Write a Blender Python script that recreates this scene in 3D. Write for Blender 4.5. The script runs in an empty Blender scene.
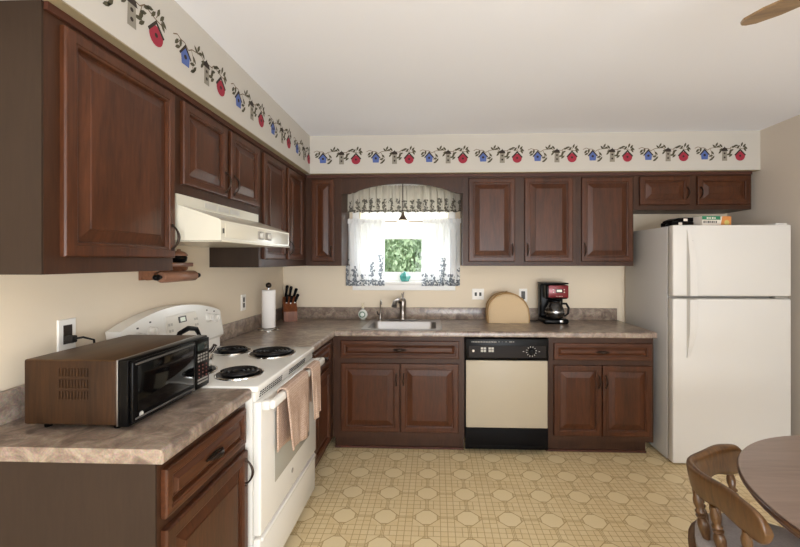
import bpy, bmesh, math, random
from mathutils import Vector, Matrix, Euler
random.seed(7)
sc = bpy.context.scene
COL = sc.collection
PI = math.pi

# ------------------------------------------------------------------ camera, world, lights, exposure
cam_d = bpy.data.cameras.new('camera'); cam = bpy.data.objects.new('camera', cam_d); COL.objects.link(cam)
cam.location = (0, 0, 1.418); cam.rotation_euler = (PI/2, 0, 0.0387)
cam_d.sensor_width = 36; cam_d.lens = 18.0; cam_d.shift_x = -0.0245; cam_d.shift_y = -0.0150
cam_d.clip_start = 0.02
sc.camera = cam
sc.view_settings.view_transform = 'Standard'; sc.view_settings.look = 'None'
sc.view_settings.gamma = 1; sc.view_settings.use_curve_mapping = False
sc.view_settings.exposure = 0.24
sc.cycles.use_denoising = True
sc.cycles.max_bounces = 10; sc.cycles.diffuse_bounces = 6; sc.cycles.glossy_bounces = 5
sc.cycles.transmission_bounces = 8; sc.cycles.transparent_max_bounces = 16
sc.cycles.sample_clamp_indirect = 6.0
w = bpy.data.worlds.new('daylight'); sc.world = w; w.use_nodes = True
bg = w.node_tree.nodes['Background']; bg.inputs[0].default_value = (0.86, 0.94, 1.0, 1); bg.inputs[1].default_value = 1.7

def area(name, loc, rot, sx, sy, power, col):
    d = bpy.data.lights.new(name, 'AREA'); d.shape = 'RECTANGLE'; d.size = sx; d.size_y = sy
    d.energy = power; d.color = col
    o = bpy.data.objects.new(name, d); COL.objects.link(o); o.location = loc; o.rotation_euler = rot
    return o
sun_d = bpy.data.lights.new('sun', 'SUN'); sun_d.energy = 3.2; sun_d.angle = 0.02; sun_d.color = (1.0, 0.95, 0.88)
sun = bpy.data.objects.new('sun', sun_d); COL.objects.link(sun); sun.rotation_euler = (math.radians(42), 0, math.radians(-12))
# daylight through the dining-room patio door behind the camera, and through the sink window
area('patio_daylight', (0.75, -2.50, 1.05), (PI/2+.78, 0, 0), 2.5, 1.8, 155, (0.93, 0.965, 1.0))
area('side_area_light', (2.50, -1.0, 1.35), (PI/2+.45, 0, PI/2), 1.6, 1.2, 40, (0.93, 0.965, 1.0))  # unseen area lamp tilted up from the right; no window opening in that wall
area('sink_window_daylight', (-0.28, 3.80, 1.66), (-PI/2, 0, 0), 0.78, 0.78, 9, (0.93, 0.97, 1.0))

# ------------------------------------------------------------------ materials
def lin(h):
    h = h.lstrip('#'); out = []
    for i in (0, 2, 4):
        c = int(h[i:i+2], 16)/255
        out.append(c/12.92 if c <= 0.04045 else ((c+0.055)/1.055)**2.4)
    return (*out, 1)
def newmat(name):
    m = bpy.data.materials.new(name); m.use_nodes = True
    return m, m.node_tree.nodes, m.node_tree.links, m.node_tree.nodes['Principled BSDF']
def plain(name, col, rough=0.5, metal=0.0, spec=0.5, coat=0.0, noise=0.0, nscale=30, bump=0.0, emit=None, estr=0, trans=0.0, ior=1.45):
    m, N, L, b = newmat(name)
    c = lin(col) if isinstance(col, str) else col
    b.inputs['Base Color'].default_value = c
    b.inputs['Roughness'].default_value = rough; b.inputs['Metallic'].default_value = metal
    b.inputs['Specular IOR Level'].default_value = spec; b.inputs['Coat Weight'].default_value = coat
    b.inputs['Coat Roughness'].default_value = 0.15
    b.inputs['Transmission Weight'].default_value = trans; b.inputs['IOR'].default_value = ior
    if emit: b.inputs['Emission Color'].default_value = lin(emit); b.inputs['Emission Strength'].default_value = estr
    if noise or bump:
        tc = N.new('ShaderNodeTexCoord'); nz = N.new('ShaderNodeTexNoise'); nz.inputs['Scale'].default_value = nscale
        nz.inputs['Detail'].default_value = 4; L.new(tc.outputs['Object'], nz.inputs['Vector'])
        if noise:
            mx = N.new('ShaderNodeMix'); mx.data_type = 'RGBA'
            mx.inputs[6].default_value = tuple(max(0, x*(1-noise)) for x in c[:3])+(1,)
            mx.inputs[7].default_value = tuple(min(1, x*(1+noise)) for x in c[:3])+(1,)
            L.new(nz.outputs['Fac'], mx.inputs[0]); L.new(mx.outputs[2], b.inputs['Base Color'])
        if bump:
            bp = N.new('ShaderNodeBump'); bp.inputs['Strength'].default_value = bump; bp.inputs['Distance'].default_value = 0.002
            L.new(nz.outputs['Fac'], bp.inputs['Height']); L.new(bp.outputs['Normal'], b.inputs['Normal'])
    return m
def wood(name, dark, light, axis='Z', fine=90, stretch=9, rough=0.35, coat=0.25, spec=0.5, contrast=0.5):
    m, N, L, b = newmat(name)
    tc = N.new('ShaderNodeTexCoord'); mp = N.new('ShaderNodeMapping'); s = [fine, fine, fine]
    s['XYZ'.index(axis)] = fine/stretch; mp.inputs['Scale'].default_value = s
    L.new(tc.outputs['Object'], mp.inputs['Vector'])
    n1 = N.new('ShaderNodeTexNoise'); n1.inputs['Scale'].default_value = 1.0; n1.inputs['Detail'].default_value = 5; n1.inputs['Distortion'].default_value = 0.6
    L.new(mp.outputs[0], n1.inputs['Vector'])
    mp2 = N.new('ShaderNodeMapping'); s2 = [7, 7, 7]; s2['XYZ'.index(axis)] = 1.1; mp2.inputs['Scale'].default_value = s2
    L.new(tc.outputs['Object'], mp2.inputs['Vector'])
    n2 = N.new('ShaderNodeTexNoise'); n2.inputs['Scale'].default_value = 1.0; n2.inputs['Detail'].default_value = 3; n2.inputs['Distortion'].default_value = 1.5
    L.new(mp2.outputs[0], n2.inputs['Vector'])
    ad = N.new('ShaderNodeMath'); ad.operation = 'ADD'; L.new(n1.outputs['Fac'], ad.inputs[0]); L.new(n2.outputs['Fac'], ad.inputs[1])
    hf = N.new('ShaderNodeMath'); hf.operation = 'MULTIPLY'; hf.inputs[1].default_value = 0.5; L.new(ad.outputs[0], hf.inputs[0])
    r = N.new('ShaderNodeValToRGB'); r.color_ramp.elements[0].position = 0.5-0.5*contrast*0.6; r.color_ramp.elements[1].position = 0.5+0.5*contrast*0.6
    r.color_ramp.elements[0].color = lin(dark); r.color_ramp.elements[1].color = lin(light)
    L.new(hf.outputs[0], r.inputs[0]); L.new(r.outputs[0], b.inputs['Base Color'])
    b.inputs['Roughness'].default_value = rough; b.inputs['Coat Weight'].default_value = coat; b.inputs['Coat Roughness'].default_value = 0.2
    b.inputs['Specular IOR Level'].default_value = spec
    bp = N.new('ShaderNodeBump'); bp.inputs['Strength'].default_value = 0.12; bp.inputs['Distance'].default_value = 0.001
    L.new(n1.outputs['Fac'], bp.inputs['Height']); L.new(bp.outputs['Normal'], b.inputs['Normal'])
    return m

M = {}
M['cab'] = wood('cherry_cabinet', '#391f11', '#55301c', 'Z', rough=0.36, coat=0.05, spec=0.3)
M['cab_h'] = wood('cherry_cabinet_horizontal', '#391f11', '#55301c', 'X', rough=0.36, coat=0.05, spec=0.3)
M['frame'] = wood('cherry_face_frame', '#341e12', '#452a1a', 'Z', rough=0.45, coat=0.05, spec=0.3)
M['panel'] = wood('cherry_end_panel_shaded', '#2b1f17', '#36281e', 'Z', rough=0.55, spec=0.3, coat=0.0, contrast=0.8)  # end panels darker than the doors: their shade is put into the colour
M['kick'] = plain('dark_kick', '#4a281c', 0.5)
M['bronze'] = plain('oil_rubbed_bronze', '#3a2f29', 0.3, 0.85)
M['pendant_metal'] = plain('aged_pendant_metal', '#6b5b4c', 0.4, 0.5)
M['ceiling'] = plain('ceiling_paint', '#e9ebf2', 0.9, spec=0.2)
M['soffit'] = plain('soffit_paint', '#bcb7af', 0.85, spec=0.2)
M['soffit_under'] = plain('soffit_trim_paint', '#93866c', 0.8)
M['wall'] = plain('cream_wall_paint', '#e0d2bc', 0.85, spec=0.2)
M['wall_r'] = plain('tan_wall_paint', '#cdc3b7', 0.85, spec=0.2)
M['white'] = plain('white_trim_paint', '#ecebe8', 0.45)
M['appl'] = plain('white_enamel', '#e8e6e0', 0.22, coat=0.3)
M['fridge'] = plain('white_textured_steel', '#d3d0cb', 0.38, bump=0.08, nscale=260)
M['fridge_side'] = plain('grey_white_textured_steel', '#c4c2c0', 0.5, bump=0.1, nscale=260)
M['bisque'] = plain('bisque_panel', '#b2a793', 0.4, spec=0.3)
M['almond'] = plain('almond_enamel', '#d4cfbf', 0.25, coat=0.3)
M['black'] = plain('black_plastic', '#090808', 0.3, spec=0.15)
M['blackm'] = plain('black_matte', '#0a0808', 0.6, spec=0.15)
M['coil'] = plain('burner_coil', '#1d1a1a', 0.45, 0.4)
M['bglass'] = plain('black_glass', '#050505', 0.08, spec=0.35)
M['chrome'] = plain('chrome', '#d6d4d0', 0.12, 1.0)
M['steel'] = plain('stainless_steel', '#b1b0b0', 0.34, 1.0)
M['nickel'] = plain('brushed_nickel', '#8d8680', 0.28, 1.0)
M['ovglass'] = plain('oven_window_glass', '#a9a79d', 0.12, spec=0.6)
M['grey'] = plain('grey_plastic', '#8f8b84', 0.45)
M['ltgrey'] = plain('light_grey_print', '#bdbab2', 0.5)
M['dgrey'] = plain('dark_grey', '#4a4744', 0.5)
M['red'] = plain('metallic_red', '#6e0d18', 0.3, 0.2, coat=0.3)
M['lcd'] = plain('lcd_panel', '#cfd6c8', 0.3, emit='#cfd6c8', estr=0.25)
M['paper'] = plain('paper_towel', '#eeeae6', 0.95, bump=0.3, nscale=120)
M['towel'] = plain('dusty_pink_terry', '#bf9f8c', 1.0, noise=0.25, nscale=180, bump=0.8)
M['bag'] = plain('tan_quilted_fabric', '#c6ae8c', 0.95, noise=0.08, nscale=200, bump=0.4)
M['bagtrim'] = plain('tan_piping', '#a58457', 0.95)
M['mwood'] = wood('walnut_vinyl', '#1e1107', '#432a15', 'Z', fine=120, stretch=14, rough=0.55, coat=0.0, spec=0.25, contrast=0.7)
M['mwood_lit_top'] = wood('walnut_vinyl_lit_top', '#382512', '#5a4026', 'Y', fine=120, stretch=14, rough=0.45, coat=0.0, spec=0.3, contrast=0.7)  # same vinyl in a lighter copy; the top's stronger light is painted in
M['kblock'] = wood('knife_block_wood', '#5e3017', '#8a4d28', 'Z', fine=120, rough=0.5)
M['oak'] = wood('honey_oak', '#442c16', '#6a4928', 'Z', fine=80, stretch=8, rough=0.35, coat=0.2)
M['tabletop'] = wood('brown_table_laminate', '#6d594e', '#8d786b', 'X', fine=70, stretch=12, rough=0.32, coat=0.15, contrast=0.8)
M['tableedge'] = wood('dark_table_edge', '#3a2416', '#5b3a24', 'X', rough=0.3, coat=0.4)
M['fanwood'] = wood('fan_blade_oak', '#6f5638', '#8f7350', 'X', rough=0.4)
M['brass'] = plain('antique_brass', '#8a6c3c', 0.3, 1.0)
M['cushion'] = plain('grey_cushion', '#a39c9a', 0.95, noise=0.2, nscale=150, bump=0.5)
M['teal'] = plain('teal_glaze', '#4c9a94', 0.2, coat=0.5)
M['outlet'] = plain('outlet_white', '#ece8e0', 0.4)
M['slot'] = plain('outlet_slot', '#3b3733', 0.5)
M['brown_outlet'] = plain('dark_outlet', '#2a211b', 0.4)
M['soapwhite'] = plain('frosted_soap_bottle', '#d9dcd6', 0.2, coat=0.3)
M['soapgreen'] = plain('soap_label_green', '#5f7a66', 0.4)
M['cream'] = plain('cream_plastic', '#dccfb2', 0.4)
M['rack'] = wood('rack_wood', '#5b3420', '#8b5a3c', 'Y', fine=90, rough=0.45)
M['pin'] = wood('rolling_pin_wood', '#7a5440', '#9c7058', 'Y', fine=90, rough=0.5)
M['cord'] = plain('black_cord', '#15110f', 0.5)
M['leafext'] = plain('tree_leaf', '#a2b794', 0.7, noise=0.5, nscale=3)
M['bark'] = plain('bark', '#5a4a3a', 0.9)
M['lawn'] = plain('lawn_green', '#6d8a4a', 0.95, noise=0.2, nscale=5)
M['boxgreen'] = plain('box_green', '#2f7d5a', 0.5); M['boxwhite'] = plain('box_white', '#e2d8cc', 0.5)
M['boxorange'] = plain('box_orange', '#d08a4c', 0.5); M['boxyellow'] = plain('box_yellow', '#cdbb6c', 0.5)
M['boxred'] = plain('box_red', '#b5483c', 0.5)
M['st_black'] = plain('stencil_black', '#30261f', 0.85); M['st_blue'] = plain('stencil_blue', '#51639c', 0.85)
M['st_red'] = plain('stencil_red', '#93293a', 0.85); M['st_grey'] = plain('stencil_grey', '#868074', 0.85)
M['st_leaf'] = plain('stencil_leaf', '#4b4634', 0.85); M['st_vine'] = plain('stencil_vine', '#6d5a46', 0.85)
M['shaft_white'] = plain('shade_glass', '#f4efe4', 0.4, emit='#fff1d8', estr=3.0)

def towel_mat():
    m, N, L, b = newmat('dusty_pink_waffle_terry')
    tc = N.new('ShaderNodeTexCoord'); v = N.new('ShaderNodeTexVoronoi'); v.inputs['Scale'].default_value = 95; v.inputs['Randomness'].default_value = 0.25
    L.new(tc.outputs['Object'], v.inputs['Vector'])
    r = N.new('ShaderNodeValToRGB'); r.color_ramp.elements[0].color = lin('#cbb3a2'); r.color_ramp.elements[1].color = lin('#a58a78'); r.color_ramp.elements[0].position = .2; r.color_ramp.elements[1].position = .75
    L.new(v.outputs['Distance'], r.inputs[0]); L.new(r.outputs[0], b.inputs['Base Color']); b.inputs['Roughness'].default_value = 1; b.inputs['Specular IOR Level'].default_value = .1
    bp = N.new('ShaderNodeBump'); bp.inputs['Strength'].default_value = .8; bp.inputs['Distance'].default_value = .003; bp.invert = True
    L.new(v.outputs['Distance'], bp.inputs['Height']); L.new(bp.outputs['Normal'], b.inputs['Normal'])
    return m
M['towel'] = towel_mat()
def floor_mat():
    m, N, L, b = newmat('vinyl_floor')
    tc = N.new('ShaderNodeTexCoord'); sp = N.new('ShaderNodeSeparateXYZ'); L.new(tc.outputs['Object'], sp.inputs[0])
    def mth(op, a, bb=None, c=None):
        n = N.new('ShaderNodeMath'); n.operation = op
        for i, v in enumerate((a, bb, c)):
            if v is None: continue
            if isinstance(v, (int, float)): n.inputs[i].default_value = v
            else: L.new(v, n.inputs[i])
        return n.outputs[0]
    P = 0.2292
    def cell(o, off): return mth('SUBTRACT', mth('FRACT', mth('DIVIDE', mth('SUBTRACT', o, off), P)), 0.5)
    cx = cell(sp.outputs[0], -0.0475+P/2); cy = cell(sp.outputs[1], 2.217+P/2)   # octagon centred in each cell
    ax = mth('ABSOLUTE', cx); ay = mth('ABSOLUTE', cy)
    oct_d = mth('MAXIMUM', mth('MAXIMUM', ax, ay), mth('MULTIPLY', mth('ADD', ax, ay), 0.735))
    inside = mth('LESS_THAN', oct_d, 0.262)
    edge = mth('LESS_THAN', mth('ABSOLUTE', mth('SUBTRACT', oct_d, 0.262)), 0.012)
    # small-square grid lines
    def gl(c, n, wd):
        f = mth('ABSOLUTE', mth('SUBTRACT', mth('FRACT', mth('MULTIPLY', mth('ADD', c, 0.5), n)), 0.5))
        return mth('GREATER_THAN', f, 0.5-wd)
    g = mth('MAXIMUM', gl(cx, 6, 0.046), gl(cy, 6, 0.046))
    # double narrow lines running between the octagons
    dbx = mth('MULTIPLY', mth('LESS_THAN', mth('ABSOLUTE', mth('SUBTRACT', ax, 0.035)), 0.008), mth('GREATER_THAN', ay, 0.268))
    dby = mth('MULTIPLY', mth('LESS_THAN', mth('ABSOLUTE', mth('SUBTRACT', ay, 0.035)), 0.008), mth('GREATER_THAN', ax, 0.268))
    g = mth('MAXIMUM', g, mth('MAXIMUM', dbx, dby))
    diag = mth('MULTIPLY', mth('LESS_THAN', mth('ABSOLUTE', mth('SUBTRACT', mth('ADD', ax, ay), 0.356)), 0.014), mth('LESS_THAN', mth('MAXIMUM', ax, ay), 0.335))
    corner = mth('MULTIPLY', mth('LESS_THAN', mth('MAXIMUM', ax, ay), 0.325), mth('GREATER_THAN', mth('ADD', ax, ay), 0.35))
    g = mth('MULTIPLY', g, mth('SUBTRACT', 1.0, corner))
    lines = mth('MAXIMUM', mth('MAXIMUM', mth('MULTIPLY', g, mth('SUBTRACT', 1.0, inside)), edge), diag)
    # tint per small square
    vf = N.new('ShaderNodeCombineXYZ')
    L.new(mth('FLOOR', mth('DIVIDE', mth('SUBTRACT', sp.outputs[0], -0.0475+P/2), P/6)), vf.inputs[0])
    L.new(mth('FLOOR', mth('DIVIDE', mth('SUBTRACT', sp.outputs[1], 2.217+P/2), P/6)), vf.inputs[1])
    wn = N.new('ShaderNodeTexWhiteNoise'); wn.noise_dimensions = '2D'; L.new(vf.outputs[0], wn.inputs['Vector'])
    nz = N.new('ShaderNodeTexNoise'); nz.inputs['Scale'].default_value = 2.2; nz.inputs['Detail'].default_value = 6; L.new(tc.outputs['Object'], nz.inputs['Vector'])
    n3 = N.new('ShaderNodeTexNoise'); n3.inputs['Scale'].default_value = 90; n3.inputs['Detail'].default_value = 3; L.new(tc.outputs['Object'], n3.inputs['Vector'])
    def mix(f, a, bb):
        n = N.new('ShaderNodeMix'); n.data_type = 'RGBA'
        L.new(f, n.inputs[0])
        for i, v in ((6, a), (7, bb)):
            if isinstance(v, tuple): n.inputs[i].default_value = v
            else: L.new(v, n.inputs[i])
        return n.outputs[2]
    sq = mix(wn.outputs['Value'], lin('#e3cea3'), lin('#e9d7b0'))
    sq = mix(mth('MULTIPLY', n3.outputs['Fac'], 0.55), sq, lin('#d6bd88'))
    oc = mix(n3.outputs['Fac'], lin('#e5d1a6'), lin('#e9d8b1'))
    base = mix(inside, sq, oc)
    base = mix(mth('MULTIPLY', lines, 0.8), base, lin('#a98a58'))
    base = mix(mth('MULTIPLY', mth('GREATER_THAN', nz.outputs['Fac'], 0.62), 0.12), base, lin('#b09060'))
    L.new(base, b.inputs['Base Color'])
    b.inputs['Roughness'].default_value = 0.42; b.inputs['Specular IOR Level'].default_value = 0.4
    bp = N.new('ShaderNodeBump'); bp.inputs['Strength'].default_value = 0.25; bp.inputs['Distance'].default_value = 0.001; bp.invert = True
    L.new(lines, bp.inputs['Height']); L.new(bp.outputs['Normal'], b.inputs['Normal'])
    return m
M['floor'] = floor_mat()
def laminate():
    m, N, L, b = newmat('stone_laminate')
    tc = N.new('ShaderNodeTexCoord')
    n1 = N.new('ShaderNodeTexNoise'); n1.inputs['Scale'].default_value = 14; n1.inputs['Detail'].default_value = 8; n1.inputs['Roughness'].default_value = 0.7; n1.inputs['Distortion'].default_value = 0.8
    n2 = N.new('ShaderNodeTexNoise'); n2.inputs['Scale'].default_value = 160; n2.inputs['Detail'].default_value = 3
    for n in (n1, n2): L.new(tc.outputs['Object'], n.inputs['Vector'])
    r = N.new('ShaderNodeValToRGB'); e = r.color_ramp.elements
    e[0].position = 0.36; e[0].color = lin('#675549'); e[1].position = 0.64; e[1].color = lin('#a89683')
    k = e.new(0.5); k.color = lin('#8a7666')
    L.new(n1.outputs['Fac'], r.inputs[0])
    mx = N.new('ShaderNodeMix'); mx.data_type = 'RGBA'; mx.blend_type = 'OVERLAY'; mx.inputs[0].default_value = 0.45
    L.new(r.outputs[0], mx.inputs[6]); L.new(n2.outputs['Color'], mx.inputs[7])
    hs = N.new('ShaderNodeHueSaturation'); hs.inputs['Saturation'].default_value = 0.85; L.new(mx.outputs[2], hs.inputs['Color'])
    L.new(hs.outputs[0], b.inputs['Base Color'])
    b.inputs['Roughness'].default_value = 0.3; b.inputs['Coat Weight'].default_value = 0.15
    return m
M['lam'] = laminate()
def curtain_mat(name, zlo, zhi, dotcol, trans, period, base='#f2efe8', fill=.5, minh=.35, seed=0.0, sheer=.1):
    """sheer cloth printed with a row of little stacked shapes climbing from the hem, one stack per period"""
    m, N, L, b = newmat(name)
    tc = N.new('ShaderNodeTexCoord'); sp = N.new('ShaderNodeSeparateXYZ'); L.new(tc.outputs['Object'], sp.inputs[0])
    def mth(op, a, bb=None):
        n = N.new('ShaderNodeMath'); n.operation = op
        for i, q in enumerate((a, bb)):
            if q is None: continue
            if isinstance(q, (int, float)): n.inputs[i].default_value = q
            else: L.new(q, n.inputs[i])
        return n.outputs[0]
    nj = N.new('ShaderNodeTexNoise'); nj.inputs['Scale'].default_value = 26; L.new(tc.outputs['Object'], nj.inputs['Vector'])
    q = mth('ADD', mth('DIVIDE', mth('ADD', sp.outputs[0], 5.0+seed), period), mth('MULTIPLY', nj.outputs['Fac'], 1.1))
    cellx = mth('FLOOR', q); fx = mth('ABSOLUTE', mth('SUBTRACT', mth('FRACT', q), 0.5))
    wn = N.new('ShaderNodeTexWhiteNoise'); wn.noise_dimensions = '1D'; L.new(cellx, wn.inputs['W'])
    h = mth('ADD', minh, mth('MULTIPLY', wn.outputs['Value'], 1-minh))
    t = mth('DIVIDE', mth('SUBTRACT', sp.outputs[2], zlo), zhi-zlo)           # 0 hem .. 1 tallest print
    below = mth('LESS_THAN', t, h)
    cb = N.new('ShaderNodeCombineXYZ'); L.new(sp.outputs[0], cb.inputs[0]); L.new(sp.outputs[2], cb.inputs[1])
    v = N.new('ShaderNodeTexVoronoi'); v.voronoi_dimensions = '2D'; v.inputs['Scale'].default_value = 62; L.new(cb.outputs[0], v.inputs['Vector'])
    rows = mth('ABSOLUTE', mth('SUBTRACT', mth('FRACT', mth('MULTIPLY', mth('SUBTRACT', sp.outputs[2], zlo), 22.0)), 0.5))
    wid = mth('ADD', 0.16, mth('MULTIPLY', rows, 0.34))
    shape = mth('LESS_THAN', fx, wid)
    dots = mth('LESS_THAN', v.outputs['Distance'], fill)
    stack = mth('MULTIPLY', mth('MULTIPLY', shape, below), dots)
    hem = mth('MULTIPLY', mth('LESS_THAN', t, 0.17), mth('LESS_THAN', v.outputs['Distance'], fill-.08))
    msk = mth('MULTIPLY', mth('MAXIMUM', stack, hem), 0.85)
    mx = N.new('ShaderNodeMix'); mx.data_type = 'RGBA'; L.new(msk, mx.inputs[0]); mx.inputs[6].default_value = lin(base); mx.inputs[7].default_value = lin(dotcol)
    N.remove(b); out = N['Material Output']
    d = N.new('ShaderNodeBsdfDiffuse'); tl = N.new('ShaderNodeBsdfTranslucent'); ms = N.new('ShaderNodeMixShader'); ms.inputs[0].default_value = trans
    L.new(mx.outputs[2], d.inputs[0]); L.new(mx.outputs[2], tl.inputs[0]); L.new(d.outputs[0], ms.inputs[1]); L.new(tl.outputs[0], ms.inputs[2])
    tr = N.new('ShaderNodeBsdfTransparent'); m2 = N.new('ShaderNodeMixShader')
    L.new(mth('MULTIPLY', mth('SUBTRACT', 1.0, msk), sheer), m2.inputs[0])
    L.new(ms.outputs[0], m2.inputs[1]); L.new(tr.outputs[0], m2.inputs[2]); L.new(m2.outputs[0], out.inputs['Surface'])
    return m
M['tier'] = curtain_mat('printed_cafe_curtain', 1.205, 1.50, '#59636f', 0.32, .078, fill=.58, minh=.3, base='#f3f5f7')
M['valance'] = curtain_mat('printed_valance', 1.852, 1.978, '#48453f', 0.3, .060, base='#c2bcb1', fill=.62, minh=.8, sheer=.04)
def shade_mat():
    m, N, L, b = newmat('white_roller_shade'); N.remove(b); out = N['Material Output']
    d = N.new('ShaderNodeBsdfDiffuse'); t = N.new('ShaderNodeBsdfTranslucent'); ms = N.new('ShaderNodeMixShader'); ms.inputs[0].default_value = .45
    for n in (d, t): n.inputs[0].default_value = lin('#f6f5f0')
    L.new(d.outputs[0], ms.inputs[1]); L.new(t.outputs[0], ms.inputs[2]); L.new(ms.outputs[0], out.inputs['Surface'])
    return m
M['shade'] = shade_mat()
def glass_mat():
    m, N, L, b = newmat('window_glass'); N.remove(b); out = N['Material Output']
    g = N.new('ShaderNodeBsdfGlossy'); g.inputs['Roughness'].default_value = 0.02; t = N.new('ShaderNodeBsdfTransparent'); ms = N.new('ShaderNodeMixShader')
    ms.inputs[0].default_value = 0.008; L.new(t.outputs[0], ms.inputs[1]); L.new(g.outputs[0], ms.inputs[2]); L.new(ms.outputs[0], out.inputs['Surface'])
    return m
M['glass'] = glass_mat()
M['carafe'] = plain('carafe_glass', '#1c1815', 0.05, spec=0.7, coat=0.5)

# ------------------------------------------------------------------ mesh helpers
class MB:
    def __init__(s): s.bm = bmesh.new(); s.mats = []
    def mi(s, m):
        if m not in s.mats: s.mats.append(m)
        return s.mats.index(m)
    def face(s, pts, m=None):
        f = s.bm.faces.new([s.bm.verts.new(p) for p in pts])
        if m: f.material_index = s.mi(m)
        return f
    def box(s, x0, x1, y0, y1, z0, z1, b=0, m=None, seg=2):
        c = [(x0,y0,z0),(x1,y0,z0),(x1,y1,z0),(x0,y1,z0),(x0,y0,z1),(x1,y0,z1),(x1,y1,z1),(x0,y1,z1)]
        v = [s.bm.verts.new(p) for p in c]
        fs = [s.bm.faces.new([v[i] for i in q]) for q in ((3,2,1,0),(4,5,6,7),(0,1,5,4),(1,2,6,5),(2,3,7,6),(3,0,4,7))]
        if m:
            for f in fs: f.material_index = s.mi(m)
        if b:
            es = list({e for f in fs for e in f.edges})
            bmesh.ops.bevel(s.bm, geom=es, offset=b, segments=seg, affect='EDGES', profile=0.5)
        return s
    def prism(s, poly, F, n0, n1, m=None):
        """poly of (a,b) swept between n0 and n1 through map F(a,b,n)"""
        A = [s.bm.verts.new(F(a, b, n0)) for a, b in poly]; B = [s.bm.verts.new(F(a, b, n1)) for a, b in poly]
        fs = [s.bm.faces.new(A[::-1]), s.bm.faces.new(B)]
        k = len(poly)
        for i in range(k): fs.append(s.bm.faces.new((A[i], A[(i+1) % k], B[(i+1) % k], B[i])))
        if m:
            for f in fs: f.material_index = s.mi(m)
        return s
    def rings(s, rs, cap0=True, cap1=True, m=None, closed=True):
        R = [[s.bm.verts.new(p) for p in r] for r in rs]; fs = []
        for A, B in zip(R, R[1:]):
            k = len(A)
            for i in range(k if closed else k-1): fs.append(s.bm.faces.new((A[i], A[(i+1) % k], B[(i+1) % k], B[i])))
        if cap0: fs.append(s.bm.faces.new(R[0][::-1]))
        if cap1: fs.append(s.bm.faces.new(R[-1]))
        if m:
            for f in fs: f.material_index = s.mi(m)
        return s
    def tube(s, pts, r, n=8, m=None):
        pts = [Vector(p) for p in pts]; k = len(pts)
        rr = r if isinstance(r, (list, tuple)) else [r]*k
        t = [(pts[min(i+1, k-1)]-pts[max(i-1, 0)]).normalized() for i in range(k)]
        a = Vector((0, 0, 1)) if abs(t[0].z) < 0.9 else Vector((1, 0, 0))
        u = (a - t[0]*a.dot(t[0])).normalized(); rs = []
        for i in range(k):
            u = (u - t[i]*u.dot(t[i])).normalized(); v = t[i].cross(u)
            rs.append([pts[i]+(u*math.cos(2*PI*j/n)+v*math.sin(2*PI*j/n))*rr[i] for j in range(n)])
        return s.rings(rs, m=m)
    def lathe(s, prof, c=(0,0,0), n=20, rot=None, m=None):
        c = Vector(c); R = rot or Matrix.Identity(3)
        rs = [[c + R @ Vector((max(r, 1e-4)*math.cos(2*PI*j/n), max(r, 1e-4)*math.sin(2*PI*j/n), z)) for j in range(n)] for r, z in prof]
        return s.rings(rs, m=m)
    def build(s, name, mat=None, parent=None, smooth=35, local=False):
        bmesh.ops.remove_doubles(s.bm, verts=s.bm.verts, dist=1e-6)
        bmesh.ops.recalc_face_normals(s.bm, faces=s.bm.faces)
        me = bpy.data.meshes.new(name); s.bm.to_mesh(me); s.bm.free()
        mats = s.mats if s.mats else [mat]
        for q in mats: me.materials.append(M[q] if isinstance(q, str) else q)
        if smooth:
            for p in me.polygons: p.use_smooth = True
            me.set_sharp_from_angle(angle=math.radians(smooth))
        o = bpy.data.objects.new(name, me); COL.objects.link(o)
        if parent: hook(o, parent, local)
        return o
def hook(o, parent, local=False):
    # parts are modelled in world coordinates; a part of a part already shares that frame
    o.parent = parent
    if not local and not parent.parent:
        o.matrix_parent_inverse = Matrix.LocRotScale(parent.location, parent.rotation_euler, parent.scale).inverted()
def thing(name, label, cat, loc=(0,0,0), rz=0, group=None):
    o = bpy.data.objects.new(name, None); COL.objects.link(o); o.location = loc; o.rotation_euler = (0, 0, rz)
    o.empty_display_size = 0.05
    return tag(o, label, cat, group)
def tag(o, label, cat, group=None, kind=None):
    o['label'] = label; o['category'] = cat
    if group: o['group'] = group
    if kind: o['kind'] = kind
    return o
def struct(o, label, cat):
    return tag(o, label, cat, kind='structure')
def copy_tree(o, parent=None):
    c = o.copy(); COL.objects.link(c)
    if parent: c.parent = parent
    for ch in list(o.children): copy_tree(ch, c)
    return c
def arc(cx, cy, r, a0, a1, n): return [(cx+r*math.cos(a0+(a1-a0)*i/n), cy+r*math.sin(a0+(a1-a0)*i/n)) for i in range(n+1)]
def RX(a): return Matrix.Rotation(a, 3, 'X')
def RY(a): return Matrix.Rotation(a, 3, 'Y')
def RZ(a): return Matrix.Rotation(a, 3, 'Z')

XL, YB, XR, CEIL, YR = -1.374, 3.575, 2.535, 2.44, -2.6
# ------------------------------------------------------------------ room shell
m = MB(); m.box(XL-.12, XR+.12, YR-.12, YB+.12, -.06, 0); struct(m.build('floor', 'floor', smooth=0), 'tan patterned vinyl sheet floor with octagon motif', 'floor')
m = MB(); m.box(XL-.12, XR+.12, YR-.12, YB+.12, CEIL, CEIL+.06); struct(m.build('ceiling', 'ceiling', smooth=0), 'flat white painted ceiling over the kitchen', 'ceiling')
m = MB(); m.box(XL-.12, XL, YR-.12, YB+.12, 0, CEIL); struct(m.build('wall_left', 'wall', smooth=0), 'cream painted wall behind stove and microwave', 'wall')
WX0, WX1, WZ0, WZ1 = -.68, .12, 1.225, 2.06
m = MB()
m.box(XL, WX0, YB, YB+.12, 0, CEIL); m.box(WX1, XR, YB, YB+.12, 0, CEIL); m.box(WX0, WX1, YB, YB+.12, 0, WZ0); m.box(WX0, WX1, YB, YB+.12, WZ1, CEIL)
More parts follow.
